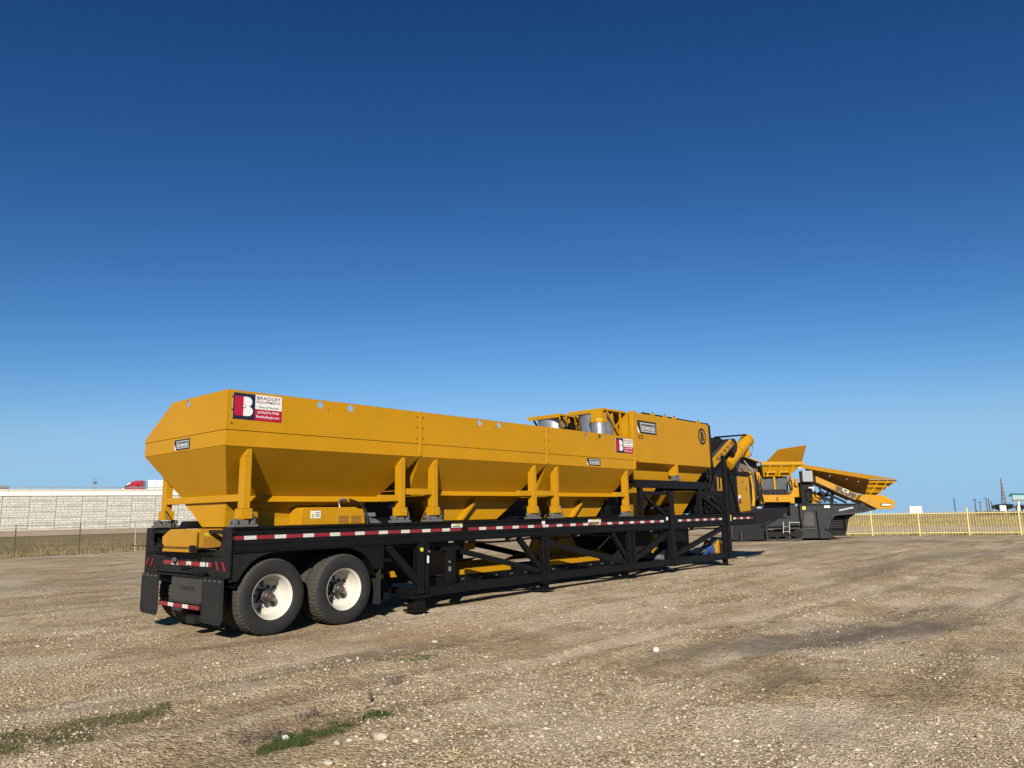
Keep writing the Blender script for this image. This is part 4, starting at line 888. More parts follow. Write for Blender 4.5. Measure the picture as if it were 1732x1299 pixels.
L().bar((12.48, 40.0, 4.57), (13.42, 40.0, 4.22), .08, .05).build('roof_edge', 'yellow', MA)
L().bar((12.5, 39.9, 4.3), (12.95, 39.9, 3.7), .05, .04).build('roof_strut', 'galvanised', MA)
L().prism([(12.76, 3.72), (12.87, 3.72), (12.97, 2.9), (13.0, 2.2), (12.92, 1.7), (12.72, 1.58), (12.84, 2.2), (12.86, 2.9)], 'y', 40.0, 40.3).build('lift_arm', 'yellow', MA, bevel=.03)
L().prism([(12.96, 3.70), (13.10, 3.70), (13.22, 2.2), (13.1, 2.2)], 'y', 40.25, 40.4).build('lift_arm', 'shadow_brown', MA, bevel=.02)  # second arm darkened to paint the shaded gap beside the front frame
L().box(11.9, 12.72, 40.3, 43, .9, 3.22).build('engine_housing', 'yellow', MA, bevel=.04)
L().box(11.6, 13.3, 39.8, 41.4, .04, 1.35).build('undercarriage', 'black', MA, bevel=.05)
L().box(11.15, 11.6, 39.7, 39.9, .1, 1.1).build('side_skirt', 'graphite', MA, bevel=.03)
L().box(13.25, 15.25, 40.4, 43, 1.9, 2.3).build('feeder_pan', 'black', MA)
L().box(12.7, 12.78, 40.1, 40.5, 1.8, 3.3).build('hinge_rail', 'graphite', MA)
ch_ = L().prism([(13.2, 1.96), (13.46, 1.96), (13.46, 1.5), (13.9, 1.3), (14.85, 1.3), (14.85, 1.96), (15.1, 1.94), (15.3, 1.7), (15.55, 1.2), (15.4, .75), (13.3, .75), (13.1, 1.2)], 'y', 40.1, 40.5).box(12.0, 15.2, 40.6, 43.2, .7, 1.95); ch_.build('chassis', 'graphite', MA, bevel=.02)
L().box(14.0, 14.62, 40.0, 40.1, 1.22, 1.58).build('belt_plate', 'graphite', MA, bevel=.01)
L().prism([(13.6, 1.6), (14.3, 1.66), (14.3, 1.58), (13.6, 1.5)], 'y', 40.05, 40.2).build('tail_scraper', 'yellow_dusty', MA)
for bb_ in (39.9, 42.6):
    tp = [(15.1+.33*math.cos(R(t)), .36+.33*math.sin(R(t))) for t in range(-90, 91, 15)]+[(12.4+.33*math.cos(R(t)), .36+.33*math.sin(R(t))) for t in range(90, 271, 15)]
    tp2 = [(15.1+.25*math.cos(R(t)), .36+.25*math.sin(R(t))) for t in range(-90, 91, 15)]+[(12.4+.25*math.cos(R(t)), .36+.25*math.sin(R(t))) for t in range(90, 271, 15)]
    k = len(tp); tm = L(); tm.add([(p[0], bb_, p[1]) for p in tp]+[(p[0], bb_, p[1]) for p in tp2]+[(p[0], bb_+.5, p[1]) for p in tp]+[(p[0], bb_+.5, p[1]) for p in tp2],
        [f for i in range(k) for f in ((i, (i+1) % k, k+(i+1) % k, k+i), (2*k+i, 3*k+i, 3*k+(i+1) % k, 2*k+(i+1) % k), (i, 2*k+i, 2*k+(i+1) % k, (i+1) % k), (k+i, k+(i+1) % k, 3*k+(i+1) % k, 3*k+i))])
    for i in range(30):
        q = 12.4+i*.093; tm.box(q, q+.05, bb_-.01, bb_+.51, .675, .70); tm.box(q, q+.05, bb_-.01, bb_+.51, .015, .035)
    for i in range(10):
        an = R(-80+i*17); p0 = (15.1+.34*math.cos(an), .36+.34*math.sin(an)); tm.bar((p0[0], bb_-.01, p0[1]), (p0[0], bb_+.51, p0[1]), .05, .03)
    to = tm.build('track', 'tread', MA)
    rl = L().box(12.5, 15.0, bb_+.08, bb_+.42, .22, .5)
    for q in (12.4, 13.0, 13.5, 14.0, 14.5, 15.1): rl.tube((q, bb_+.03, .36 if q in (12.4, 15.1) else .2), (q, bb_+.47, .36 if q in (12.4, 15.1) else .2), .24 if q in (12.4, 15.1) else .1, 20)
    rl.build('track_rollers', 'black', MA, smooth=40)
for k in range(6):
    a_ = 13.15+random.random()*.25
    L().path([(a_, 39.9, 3.5-random.random()*.6), (a_-.1-random.random()*.1, 39.8, 2.8), (a_, 39.85, 2.1), (a_-.2, 39.9, 1.6)], .022, 6).build('hydraulic_hose', 'rubber', MA)
for a_ in (13.4, 14.9): L().path([(a_, 39.9, 3.3), (a_+(.09 if a_ > 14 else -.09), 39.88, 3.1), (a_+(.09 if a_ > 14 else -.09), 39.88, 2.7), (a_, 39.9, 2.5)], .02, 6).build('grab_handle', 'black', MA)
L().box(13.0, 13.25, 39.85, 39.95, 1.66, 1.82).build('work_lamp', 'sign_grey', MA, bevel=.02); L().bar((12.1, 39.95, 1.95), (13.3, 39.95, 1.75), .06, .08).build('cable_tray', 'black', MA)
for k in range(5): L().box(12.02, 12.6, 40.27, 40.299, 2.0+k*.09, 2.04+k*.09).build('louvre_slat', 'yellow_dusty', MA)
la = L()
for a in (14.26, 14.58): la.bar((a+.05, 39.75, 1.0), (a, 39.75, .4), .04, .035)
for z in (.5, .75): la.bar((14.28, 39.75, z), (14.6, 39.75, z), .03, .02)
la.bar((14.62, 39.75, .98), (15.2, 39.8, .96), .03, .03); la.build('step_ladder', 'sign_grey', MA)
L().tube((12.05, 39.8, 0.02), (12.05, 39.8, .6), .12, 12).box(11.85, 12.35, 39.6, 40.0, .0, .06).box(13.2, 13.6, 39.6, 40, 0, .05).tube((13.4, 39.8, .05), (13.4, 39.8, .8), .07, 12).build('support_leg', 'graphite', MA)

a0, b0 = 17.4, 41.2
MBm = machine('tracked_screen', 'black bodied screening machine with long yellow hopper wing beside the picket fence', 16.27, 38.5); MBm.scale = (MSC,)*3
L = lambda: Loc(a0, b0)
# hopper wing: sunlit top strip, shaded inner face, ribbed end wall
L().hexa([(15.95, 41.0, 3.92), (19.25, 40.0, 3.17), (19.3, 40.06, 3.17), (16.0, 41.08, 3.92), (15.95, 41.5, 4.16), (21.05, 40.5, 3.14), (21.1, 40.58, 3.16), (15.95, 41.58, 4.2)]).build('hopper_wing', 'yellow', MBm)
tp_ = [(16.2, 40.98, 3.86), (19.24, 40.06, 3.16), (19.9, 42.0, 2.36), (18.8, 42.4, 2.70), (17.0, 42.6, 3.25)]
L().add(tp_+[(q[0]+.02, q[1]+.06, q[2]+.03) for q in tp_], [(0, 1, 2, 3, 4), (9, 8, 7, 6, 5), (0, 5, 6, 1), (1, 6, 7, 2), (2, 7, 8, 3), (3, 8, 9, 4), (4, 9, 5, 0)]).build('hopper_inner_wall', 'yellow_dusty', MBm)
L().hexa([(19.19, 40.6, 2.32), (19.88, 40.9, 2.30), (19.88, 41.0, 2.30), (19.19, 40.7, 2.32), (19.27, 40.12, 3.15), (21.05, 40.6, 3.12), (21.05, 40.7, 3.12), (19.27, 40.22, 3.15)]).build('hopper_end_wall', 'yellow', MBm)
rb = L()
for t0, t1 in (((19.22, 40.32, 2.78), (20.45, 40.58, 2.77)), ((19.2, 40.45, 2.52), (20.1, 40.68, 2.5)), ((19.25, 40.16, 3.02), (20.9, 40.5, 3.0))): rb.bar(t0, t1, .1, .05, (0, 0, 1))
for a in (19.6, 20.1): rb.bar((a-.2, 40.5, 2.35), (a+.25, 40.25, 3.1), .08, .05)
rb.build('hopper_ribs', 'yellow', MBm)
L().hexa([(16.2, 43.2, 4.05), (17.1, 42.6, 3.94), (17.1, 42.9, 3.96), (16.2, 43.4, 4.1), (16.3, 43.2, 4.12), (17.15, 42.6, 3.99), (17.15, 42.9, 4.0), (16.3, 43.4, 4.15)]).build('canvas_cover', 'white', MBm)
bl = L()
for q in ((16.9, 3.72), (17.3, 3.62), (17.4, 3.4), (18.1, 3.42), (18.2, 3.2), (18.7, 3.28), (18.75, 3.05)): bl.box(q[0], q[0]+.06, 40.2+(19.2-q[0])*.3, 40.5+(19.2-q[0])*.3, q[1], q[1]+.06)
bl.build('clamp_row', 'galvanised', MBm)
L().hexa([(16.29, 39.9, 3.06), (18.3, 39.9, 2.08), (18.3, 40.9, 2.08), (16.29, 40.9, 3.06), (16.31, 39.9, 3.40), (18.55, 39.9, 2.36), (18.55, 40.9, 2.36), (16.31, 40.9, 3.40)]).build('side_conveyor', 'yellow_dusty', MBm, bevel=.02)
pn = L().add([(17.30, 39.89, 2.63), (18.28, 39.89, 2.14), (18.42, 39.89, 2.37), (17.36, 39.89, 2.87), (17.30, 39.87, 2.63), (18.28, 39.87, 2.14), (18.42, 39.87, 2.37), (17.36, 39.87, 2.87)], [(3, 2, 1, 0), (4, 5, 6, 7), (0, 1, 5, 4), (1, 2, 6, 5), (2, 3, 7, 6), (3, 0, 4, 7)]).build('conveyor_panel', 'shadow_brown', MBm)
text('lettering', 'C3', 'white', MBm, Vector((17.63-a0, 39.86-b0, 2.58)), (.9, 0, -.42), (.35, 0, .9), .36, .17, .004, .02)
L().prism([(18.45, 2.08), (18.7, 2.36), (19.83, 2.30), (20.42, 1.95), (20.27, 1.58), (19.37, 1.57)], 'y', 39.8, 40.9).build('conveyor_head', 'yellow', MBm, bevel=.03)
L().prism([(18.48, 2.08), (18.72, 2.33), (19.42, 1.97), (19.37, 1.6)], 'y', 39.74, 39.8).build('head_cheek', 'yellow_dusty', MBm, bevel=.01)
L().prism([(19.57, 1.74), (20.1, 1.72), (20.18, 1.87), (19.64, 1.89)], 'y', 39.77, 39.798).build('maker_plate', 'ink', MBm)
L().prism([(19.62, 1.77), (20.08, 1.75), (20.13, 1.84), (19.68, 1.86)], 'y', 39.755, 39.768).build('plate_field', 'white', MBm)
L().prism([(15.3, 1.95), (18.37, 1.90), (19.4, 1.56), (18.5, 1.38), (17.2, 1.28), (16.9, .95), (16.75, .45), (17.1, .1), (15.4, .12), (15.3, 1.2)], 'y', 39.9, 40.2).build('side_plate', 'graphite', MBm, bevel=.02)
L().prism([(17.0, .2), (17.85, .2), (18.1, 1.1), (18.6, 1.42), (17.2, 1.35)], 'y', 40.4, 42.4).box(15.4, 17.9, 40.4, 42.6, .45, 1.8).build('machine_body', 'black', MBm, bevel=.02)
L().prism([(15.36, .8), (15.5, .72), (16.0, .72), (16.02, 1.4), (15.85, 1.5), (15.5, 1.45)], 'y', 39.83, 39.9).build('access_door', 'box_dark', MBm, bevel=.02)
L().prism([(16.12, 1.58), (16.4, 1.58), (16.5, .3), (16.85, .1), (16.2, .1)], 'y', 39.75, 39.9).prism([(16.55, .6), (16.85, 1.1), (16.9, 1.25), (16.95, 1.2), (16.7, .5)], 'y', 39.8, 39.9).build('outrigger', 'graphite', MBm, bevel=.02)
L().prism([(17.35, 1.50), (18.15, 1.65), (18.15, 1.74), (17.4, 1.59)], 'y', 39.86, 39.898).build('name_strip', 'sign_grey', MBm)
L().prism([(18.4, 1.62), (18.6, 2.0), (18.8, 2.0), (18.75, 1.6)], 'y', 39.85, 40.0).build('conveyor_bracket', 'graphite', MBm)
L().box(15.64, 16.2, 40.0, 40.5, 3.1, 3.7).build('electric_box', 'box_grey', MBm, bevel=.03)
L().box(15.6, 16.3, 40.3, 41.5, 1.95, 3.1).build('pump_tower', 'black', MBm, bevel=.04)
L().box(15.9, 16.15, 39.95, 40.2, 2.75, 2.82).box(16.1, 16.15, 39.95, 40.2, 2.6, 2.76).build('gauge_bracket', 'white', MBm)
L().prism([(16.05, 1.95), (16.1, 2.45), (16.3, 2.4), (16.5, 2.3), (16.5, 1.95)], 'y', 40.0, 40.25).build('guard_cover', 'yellow', MBm, bevel=.02)
en = L()
for k in range(14): en.tube((16.4+random.random()*1.0, 40.2+random.random(), 2.05+random.random()*.4), (16.5+random.random()*1.0, 40.6+random.random(), 2.1+random.random()*.5), .05, 8)
en.bar((16.9, 40.3, 2.5), (18.0, 40.3, 1.95), .08, .1); en.bar((17.2, 40.3, 1.9), (17.3, 40.3, 2.5), .1, .15); en.bar((18.3, 40.2, 1.95), (18.4, 40.2, 2.2), .05, .05); en.build('engine', 'black', MBm)
ra = L()
for a in (16.4, 16.75, 17.1): ra.bar((a, 40.2, 1.9), (a, 40.2, 2.25), .03, .03)
ra.bar((16.4, 40.2, 2.2), (17.2, 40.2, 2.2), .03, .03); ra.build('hand_rail', 'black', MBm)
for k in range(7):
    a_ = 15.7+random.random()*.9; b_ = 16.2+random.random()*1.2
    L().path([(a_, 39.95, 2.9-random.random()*.5), (a_+.1, 39.75, 2.4), ((a_+b_)/2, 39.85, 2.05+random.random()*.15), (b_, 39.95, 1.96)], .028, 6).build('hydraulic_hose', 'rubber', MBm)
for k in range(6): L().box(16.98, 17.75, 40.36, 40.4, .62+k*.09, .66+k*.09).build('louvre_slat', 'graphite', MBm)
for k in range(8):
    t_ = k/7; L().tube((16.5+1.75*t_, 39.86, 3.0-.86*t_), (16.5+1.75*t_, 39.899, 3.0-.86*t_), .045, 8).build('idler_roller', 'galvanised', MBm)
L().box(15.42, 15.6, 39.86, 39.898, 1.62, 1.8).build('sticker', 'warn_yellow', MBm); L().box(16.6, 16.9, 39.86, 39.898, 1.7, 1.82).build('sticker', 'white', MBm)
L().bar((15.35, 39.86, 1.9), (18.3, 39.86, 1.86), .05, .05, (0, 0, 1)).build('deck_edge', 'black', MBm)
L().bar((15.35, 39.88, .62), (16.1, 39.88, .62), .03, .05, (0, 0, 1)).build('body_rib', 'box_dark', MBm); L().bar((16.95, 39.88, 1.3), (18.6, 39.88, 1.42), .03, .05, (0, 0, 1)).build('body_rib', 'box_dark', MBm)
L().box(15.3, 15.6, 40.6, 41.2, 2.3, 2.9).tube((15.45, 40.5, 2.9), (15.45, 40.5, 3.3), .09, 12).build('air_filter', 'yellow', MBm, bevel=.02)
for bb_ in (40.5, 42.3): L().box(15.6, 17.2, bb_, bb_+.35, 0, .5).build('track', 'black_dusty', MBm, bevel=.2)

# ------------------------------------------------------------------ yellow picket fence on the right
FA, FB = Vector((17.3, 47.1)), Vector((34.5, 40.2)); FL = (FB-FA).length; fd = (FB-FA)/FL
fang = math.atan2((RT*fd.x+FH*fd.y).y, (RT*fd.x+FH*fd.y).x); org = AB(FA.x, FA.y, -.13)
FE = empty('picket_fence', 'pale yellow steel picket fence along the field edge beyond the gravel', 'fence', org, fang)
pk = MB().box(-.0075, .0075, -.0075, .0075, .04, 1.40).mesh('picket'); pk.materials.append(MATS['fence_yellow'])
pm_ = MB().box(-.036, .036, -.036, .036, .0, 1.57).prism([(-.05, 1.57), (.05, 1.57), (0, 1.61)], 'y', -.05, .05).mesh('fence_post'); pm_.materials.append(MATS['fence_yellow'])
off = (Vector((21.68, 45.36))-FA).dot(fd) % 2.54; posts = list(np.arange(off, FL, 2.54))
for q in posts:
    o = bpy.data.objects.new('fence_post', pm_); link(o, FE); o.location = (q, 0, 0)
for q in np.arange(.05, FL, .141):
    if min(abs(q-p) for p in posts) < .05: continue
    o = bpy.data.objects.new('picket', pk); link(o, FE); o.location = (q, 0, 0)
for z in (.15, 1.27):
    for i in range(len(posts)-1): B(posts[i]+.046, posts[i+1]-.046, -.03, .03, z-.02, z+.02).build('fence_rail', 'fence_yellow', FE)

# ------------------------------------------------------------------ wire fence on the left
WF = [(-46, 27), (-41, 28.2), (-36.5, 29.5), (-32, 31), (-27.5, 32.6), (-23.1, 34.6), (-21.3, 36.6), (-20.0, 39.4), (-16.5, 42), (-12.5, 44.5), (-8, 47.5)]
ow = AB(-23.1, 34.6); WFE = empty('wire_fence', 'stock fence of leaning steel posts and thin wire along the grass verge', 'fence', ow)
tops = []
for i, (a, b) in enumerate(WF):
    p = AB(a, b); z = float(terrain(p.x, p.y)); lean = Vector((random.uniform(-.03, .03), random.uniform(-.03, .03), 0))-RT*.05
    q = p-ow; pb = Vector((q.x, q.y, z-.1)); pt = pb+Vector((0, 0, 1.62))+lean; tops.append((pb+Vector((0, 0, .1)), pt))
    MB().bar(pb, pt, .05, .035).build('steel_post' if i != 7 else 'pale_steel_post', 'rust_post' if i != 7 else 'pale_post', WFE)
for t in (.98, .62, .30):
    m_ = MB(); pts = []
    for i in range(len(tops)-1):
        p0 = tops[i][0].lerp(tops[i][1], t); p1 = tops[i+1][0].lerp(tops[i+1][1], t)
        for k in range(4): pts.append(p0.lerp(p1, k/4)-Vector((0, 0, .03*math.sin(math.pi*k/4))))
    m_.path(pts, .011 if t > .9 else .006, 5).build('fence_wire', 'wire', WFE)

# ------------------------------------------------------------------ highway retaining wall
WA, WB = Vector((-75.6, 109)), Vector((-58.9, 118.5)); wd = (WB-WA).normalized()
P0 = WA-wd*44; wl_ = 110.0; w0 = AB(P0.x, P0.y, .2); wang = math.atan2((RT*wd.x+FH*wd.y).y, (RT*wd.x+FH*wd.y).x)
HW = empty('retaining_wall', 'long pale ashlar panel retaining wall carrying the highway behind the wire fence', 'wall', w0, wang)
B(0, wl_, .25, 14, -.5, 5.3).build('wall_core', 'concrete', HW)
B(0, wl_, -.12, .3, 5.32, 5.92).build('coping_beam', 'concrete_white', HW)
pmesh = {}
PW, PH = 3.4, 1.62
ncol = int(wl_/PW)
for c in range(ncol):
    offs = 0 if c % 2 == 0 else -PH/2; z = -.3+offs
    while z < 5.3:
        z0, z1 = max(z, -.5), min(z+PH, 5.31)
        if z1-z0 > .1:
            key = (round(z0, 2), round(z1, 2))
            d = random.uniform(-.02, .02)
            me = MB().box(.02, PW-.02, d, .24, z0+.018, z1-.018)
            # uneven face: a few raised stones so the panel edge is not dead straight
            o = me.build('wall_panel', 'ashlar', HW, bevel=.03); o.location = (c*PW, 0, 0)
        z += PH
bseg = MB().prism([(0, 5.92), (.32, 5.92), (.24, 6.32), (.06, 6.32)], 'x', .02, 2.78).mesh('barrier_segment'); bseg.materials.append(MATS['concrete'])
for k in range(int(wl_/2.8)):
    o = bpy.data.objects.new('barrier_segment', bseg); link(o, HW); o.location = (k*2.8, 0, 0)
    MB().box(k*2.8-.06, k*2.8+.06, .1, .22, 6.33, 6.62).build('rail_post', 'galvanised', HW)
MB().box(0, wl_, .06, .2, 6.56, 6.68).build('steel_rail', 'galvanised', HW)
tag(B(0, wl_, 14, 60, -.5, 5.0).build('highway_embankment', 'verge_soil', None), kind='structure'); ob = bpy.data.objects['highway_embankment']; ob.location = w0; ob.rotation_euler = (0, 0, wang)
rd = B(0, wl_, .45, 45, 5.302, 5.40).build('highway_deck', 'concrete', None); rd.location = w0; rd.rotation_euler = (0, 0, wang); tag(rd, kind='structure')
def hw(u, v, z=0): return w0+Vector((math.cos(wang)*u-math.sin(wang)*v, math.sin(wang)*u+math.cos(wang)*v, z))
# semi truck heading left, seen above the barrier
def hwab(a, b, z):
    p = AB(a, b)-w0; u = p.x*math.cos(wang)+p.y*math.sin(wang); v = -p.x*math.sin(wang)+p.y*math.cos(wang); return hw(u, v, z)
TP = hwab(-80.3, 148.5, 5.40)
TRK = empty('semi_truck', 'red sleeper cab truck hauling a white box trailer on the raised highway', 'truck', TP, wang)
MB().prism([(0, .9), (0, 1.75), (.25, 2.05), (1.35, 2.35), (2.0, 3.05), (2.7, 3.65), (3.6, 3.9), (5.0, 4.0), (5.0, .9)], 'y', -1.2, 1.2).build('cab', 'truck_red', TRK, bevel=.15)
MB().prism([(1.45, 2.42), (2.02, 3.02), (2.45, 3.02), (2.45, 2.42)], 'y', -1.215, -1.203).box(3.9, 4.35, -1.215, -1.203, 2.75, 3.1).build('cab_window', 'glass_dark', TRK)
MB().prism([(1.38, 2.40), (2.03, 3.1), (2.08, 3.08), (1.42, 2.36)], 'y', -1.0, 1.0).build('windscreen', 'glass_dark', TRK)
MB().box(5.0, 5.5, -1.1, 1.1, .9, 3.85).build('cab_extender', 'truck_grey', TRK)
B(5.9, 21.5, -1.3, 1.3, 1.2, 4.05).build('trailer_box', 'trailer_white', TRK, bevel=.04)
rb = MB()
for k in range(20): rb.box(6.1+k*.8, 6.16+k*.8, -1.325, -1.301, 1.25, 4.0)
rb.build('trailer_ribs', 'trailer_white', TRK)
MB().box(0, 21, -.5, .5, .7, 1.0).build('truck_chassis', 'black', TRK)
wm = MB().tube((0, -1.25, .5), (0, -.8, .5), .5, 20).tube((0, .8, .5), (0, 1.25, .5), .5, 20).mesh('wheel_pair', 40); wm.materials.append(MATS['rubber'])
for q in (1.0, 4.6, 5.9, 18.5, 19.8):
    o = bpy.data.objects.new('wheel_pair', wm); link(o, TRK); o.location = (q, 0, 0)
TV = empty('box_truck', 'grey roofed box truck on the raised highway ahead of the red cab truck', 'truck', hwab(-110.2, 146, 5.40), wang)
MB().prism([(0, .5), (0, 1.6), (.9, 1.75), (1.4, 2.6), (2.0, 2.7), (2.0, .5)], 'y', -1.1, 1.1).build('cab', 'trailer_white', TV, bevel=.1)
B(2.1, 8.5, -1.2, 1.2, .9, 3.35).build('cargo_box', 'truck_grey', TV, bevel=.05)
for q in (1.0, 6.8):
    o = bpy.data.objects.new('wheel_pair', wm); link(o, TV); o.location = (q, 0, 0)
SG = empty('road_sign', 'small dark road sign on twin posts above the highway barrier', 'sign', hwab(-71.0, 125, 5.40), wang)
s_ = MB(); s_.box(-.25, -.17, -.04, .04, 0, 2.1); s_.box(.17, .25, -.04, .04, 0, 2.1); s_.build('sign_post', 'galvanised', SG)
MB().box(-.3, .3, -.06, -.045, 2.2, 2.55).build('sign_panel', 'truck_grey', SG)
MB().lathe([(.28, -.02), (.28, .02), (.2, .02), (.2, -.02)], (0, 0, 2.86), 20, 'y').build('sign_ring', 'truck_grey', SG)

# ------------------------------------------------------------------ distance on the right
def tz(a, b): p = AB(a, b); return float(terrain(p.x, p.y))
p = AB(395.4, 600); zb = tz(395.4, 600)-1
TW = empty('transmission_tower', 'tall dark steel lattice pylon with short crossarms beyond the field', 'pylon', (p.x, p.y, zb), RZ)
TH = 22.6-zb; leg = MB(); 
def wd_(t): return 2.6*(1-t)**1.5+.25
for sx in (-1, 1):
    for sy in (-1, 1):
        pts = [(sx*wd_(t), sy*wd_(t), TH*t) for t in np.linspace(0, 1, 14)]
        for i in range(13): leg.bar(pts[i], pts[i+1], .34, .34)
leg.build('tower_legs', 'tower_steel', TW)
lc = MB()
for i in range(13):
    t0, t1 = i/13, (i+1)/13
    for f_ in ((-1, -1, 1, -1), (1, -1, 1, 1), (1, 1, -1, 1), (-1, 1, -1, -1)):
        lc.bar((f_[0]*wd_(t0), f_[1]*wd_(t0), TH*t0), (f_[2]*wd_(t1), f_[3]*wd_(t1), TH*t1), .2, .2)
        lc.bar((f_[2]*wd_(t0), f_[3]*wd_(t0), TH*t0), (f_[0]*wd_(t1), f_[1]*wd_(t1), TH*t1), .2, .2)
lc.build('tower_lattice', 'tower_steel', TW)
armz = [TH-.3, TH-3.2, TH-6.4, TH-9.4]
for z in armz: MB().bar((-2.9, 0, z), (2.9, 0, z), .22, .3).build('crossarm', 'tower_steel', TW)
p2 = AB(205, 640); zb2 = tz(205, 640)
PWR = empty('power_line', 'thin sagging power cables running to the lattice pylon', 'cable', (p.x, p.y, zb), RZ)
for k, z in enumerate(armz[1:]):
    end = (-195, 60, z-1.5-k); st = (-2.8, 0, z); pts = []
    for i in range(31):
        t = i/30; q = Vector(st).lerp(Vector(end), t); q.z -= 9*4*t*(1-t)*.28+2.4*t; pts.append(q)
    MB().path(pts, .045, 4).build('power_cable', 'tower_steel', PWR)
def pole(a, b, ztop, arm, w, lab, st=False):
    p = AB(a, b); z = tz(a, b); e = empty('utility_pole', lab, 'pole', (p.x, p.y, z-.5), RZ, None)
    MB().tube((0, 0, 0), (0, 0, ztop-z+.5), w, 8, w*.7).build('pole_shaft', 'pole_wood', e)
    if arm: MB().bar((-arm, 0, ztop-z-.1), (arm, 0, ztop-z-.1), .2, .25).build('crossarm', 'pole_wood', e)
    return e
pole(177.6, 300, 4.4, 0, .26, 'short dark pole without crossarm, farthest of the poles from the pylon')
pole(185.9, 300, 4.0, 1.0, .24, 'utility pole with one crossarm beside the dark bare pole')
pole(187.9, 300, 3.0, .9, .2, 'shorter utility pole between two taller crossarm poles')
e = pole(190.5, 300, 4.45, 1.1, .22, 'double utility pole with shared crossarm near the small white tank'); MB().tube((1.0, 0, 0), (1.0, 0, 4.45-tz(190.5, 300)), .2, 8).build('second_shaft', 'pole_wood', e)
pole(192.5, 300, 2.9, .4, .18, 'low pole with a cap behind the small white tank')
# green roadside sign
p = AB(169.6, 250); z = tz(169.6, 250); GS = empty('roadside_sign', 'green gabled roadside sign with pale panel on one post', 'sign', (p.x, p.y, z-.3), RZ)
zz_ = -z+.3
MB().prism([(-2.9, 4.15+zz_), (-2.2, 5.1+zz_), (3.4, 5.05+zz_), (3.4, 4.55+zz_), (-1.9, 4.6+zz_), (-2.4, 4.05+zz_)], 'y', -.3, .3).build('sign_roof', 'sign_green', GS)
B(-1.9, 3.3, -.15, .15, 3.1+zz_, 4.55+zz_).build('sign_panel', 'sign_pale', GS); B(-2.0, 1.4, -.2, .2, 2.45+zz_, 3.0+zz_).build('sign_board', 'sign_ochre', GS)
B(-.45, .15, -.2, .2, 0, 2.44+zz_).build('sign_post', 'white', GS)
for a0_, n, b_, lab in ((98.6, 4, 186, 'row of four joined white storage tanks at the field edge beside the conveyor head'), (121.2, 2, 186, 'pair of small white storage tanks in the field below the utility poles')):
    p = AB(a0_, b_); z = tz(a0_, b_); T = empty('storage_tank', lab, 'tank', (p.x, p.y, z), RZ)
    for k in range(n):
        hgt = 1.5-z if n == 4 else 1.3-z
        MB().lathe([(0, 0), (.40, 0), (.40, hgt-.12), (.33, hgt), (0, hgt)], (.42+k*.80, 0, 0), 20, 'z', close=False).build('tank_shell', 'white', T, smooth=40)

# ------------------------------------------------------------------ vegetation and stones
def stuff_mesh(name, V, F, mat, kind='stuff', cat=None, label=None):
    me = bpy.data.meshes.new(name); V = np.asarray(V, np.float32); F = np.asarray(F, np.int32); k = F.shape[1]
    me.vertices.add(len(V)); me.vertices.foreach_set('co', V.ravel()); me.loops.add(F.size); me.loops.foreach_set('vertex_index', F.ravel())
    me.polygons.add(len(F)); me.polygons.foreach_set('loop_start', np.arange(0, F.size, k, dtype=np.int32)); me.update(calc_edges=True); me.validate()
    me.materials.append(MATS[mat]); o = bpy.data.objects.new(name, me); link(o); return tag(o, label, cat, kind=kind)
def blades(name, xy, hmin, hmax, w, mat, label, cat='grass', spread=.6):
    xy = np.asarray(xy); n = len(xy); z = terrain(xy[:, 0], xy[:, 1])-.005; ang = RNG.random(n)*2*math.pi; h_ = hmin+(hmax-hmin)*RNG.random(n)**1.5
    ln = RNG.random(n)*spread*h_; la = RNG.random(n)*2*math.pi; dx, dy = np.cos(ang)*w/2, np.sin(ang)*w/2
    b1 = np.stack([xy[:, 0]-dx, xy[:, 1]-dy, z], 1); b2 = np.stack([xy[:, 0]+dx, xy[:, 1]+dy, z], 1)
    tp = np.stack([xy[:, 0]+np.cos(la)*ln, xy[:, 1]+np.sin(la)*ln, z+h_], 1)
    V = np.stack([b1, b2, tp], 1).reshape(-1, 3); F = np.arange(3*n).reshape(-1, 3); return stuff_mesh(name, V, F, mat, label=label, cat=cat)
def ell(n, cx, cy, lx, ly, ang, clump=0):
    r = np.sqrt(RNG.random(n)); t = RNG.random(n)*2*math.pi; u, v = r*np.cos(t)*lx, r*np.sin(t)*ly
    x = cx+u*math.cos(ang)-v*math.sin(ang); y = cy+u*math.sin(ang)+v*math.cos(ang)
    keep = vnoise(x*3+7, y*3+2)+.5*vnoise(x*9, y*9) > clump; return np.stack([x[keep], y[keep]], 1)
def ragged(n, cx, cy, lx, ly, ang, thr, fr):
    p = ell(n, cx, cy, lx, ly, ang, -9); u = ((p[:, 0]-cx)*math.cos(ang)+(p[:, 1]-cy)*math.sin(ang))/lx; v = (-(p[:, 0]-cx)*math.sin(ang)+(p[:, 1]-cy)*math.cos(ang))/ly
    d = np.hypot(u, v)+1.5*vnoise(p[:, 0]*fr+3, p[:, 1]*fr+8)+.9*vnoise(p[:, 0]*fr*3, p[:, 1]*fr*3); return p[d < thr]
G1 = np.concatenate([ragged(26000, -1.03, -4.60, .66, .19, R(3), .56, 5), ragged(5000, -.60, -4.45, .45, .22, R(0), .28, 6)]); k1 = RNG.random(len(G1))
blades('green_grass', G1[k1 < .62], .008, .045, .005, 'grass_green', 'low bright green grass patch in the foreground gravel')
G2 = np.concatenate([ragged(60000, -2.75, -2.95, 1.5, .52, R(-4), .62, 2.4), ragged(9000, -1.6, -2.85, .7, .3, R(8), .30, 4), G1[k1 >= .62]]); k2 = RNG.random(len(G2))
blades('olive_grass', G2[k2 < .5], .006, .03, .006, 'grass_olive', 'sparse olive grass strip near the corner of the yard')
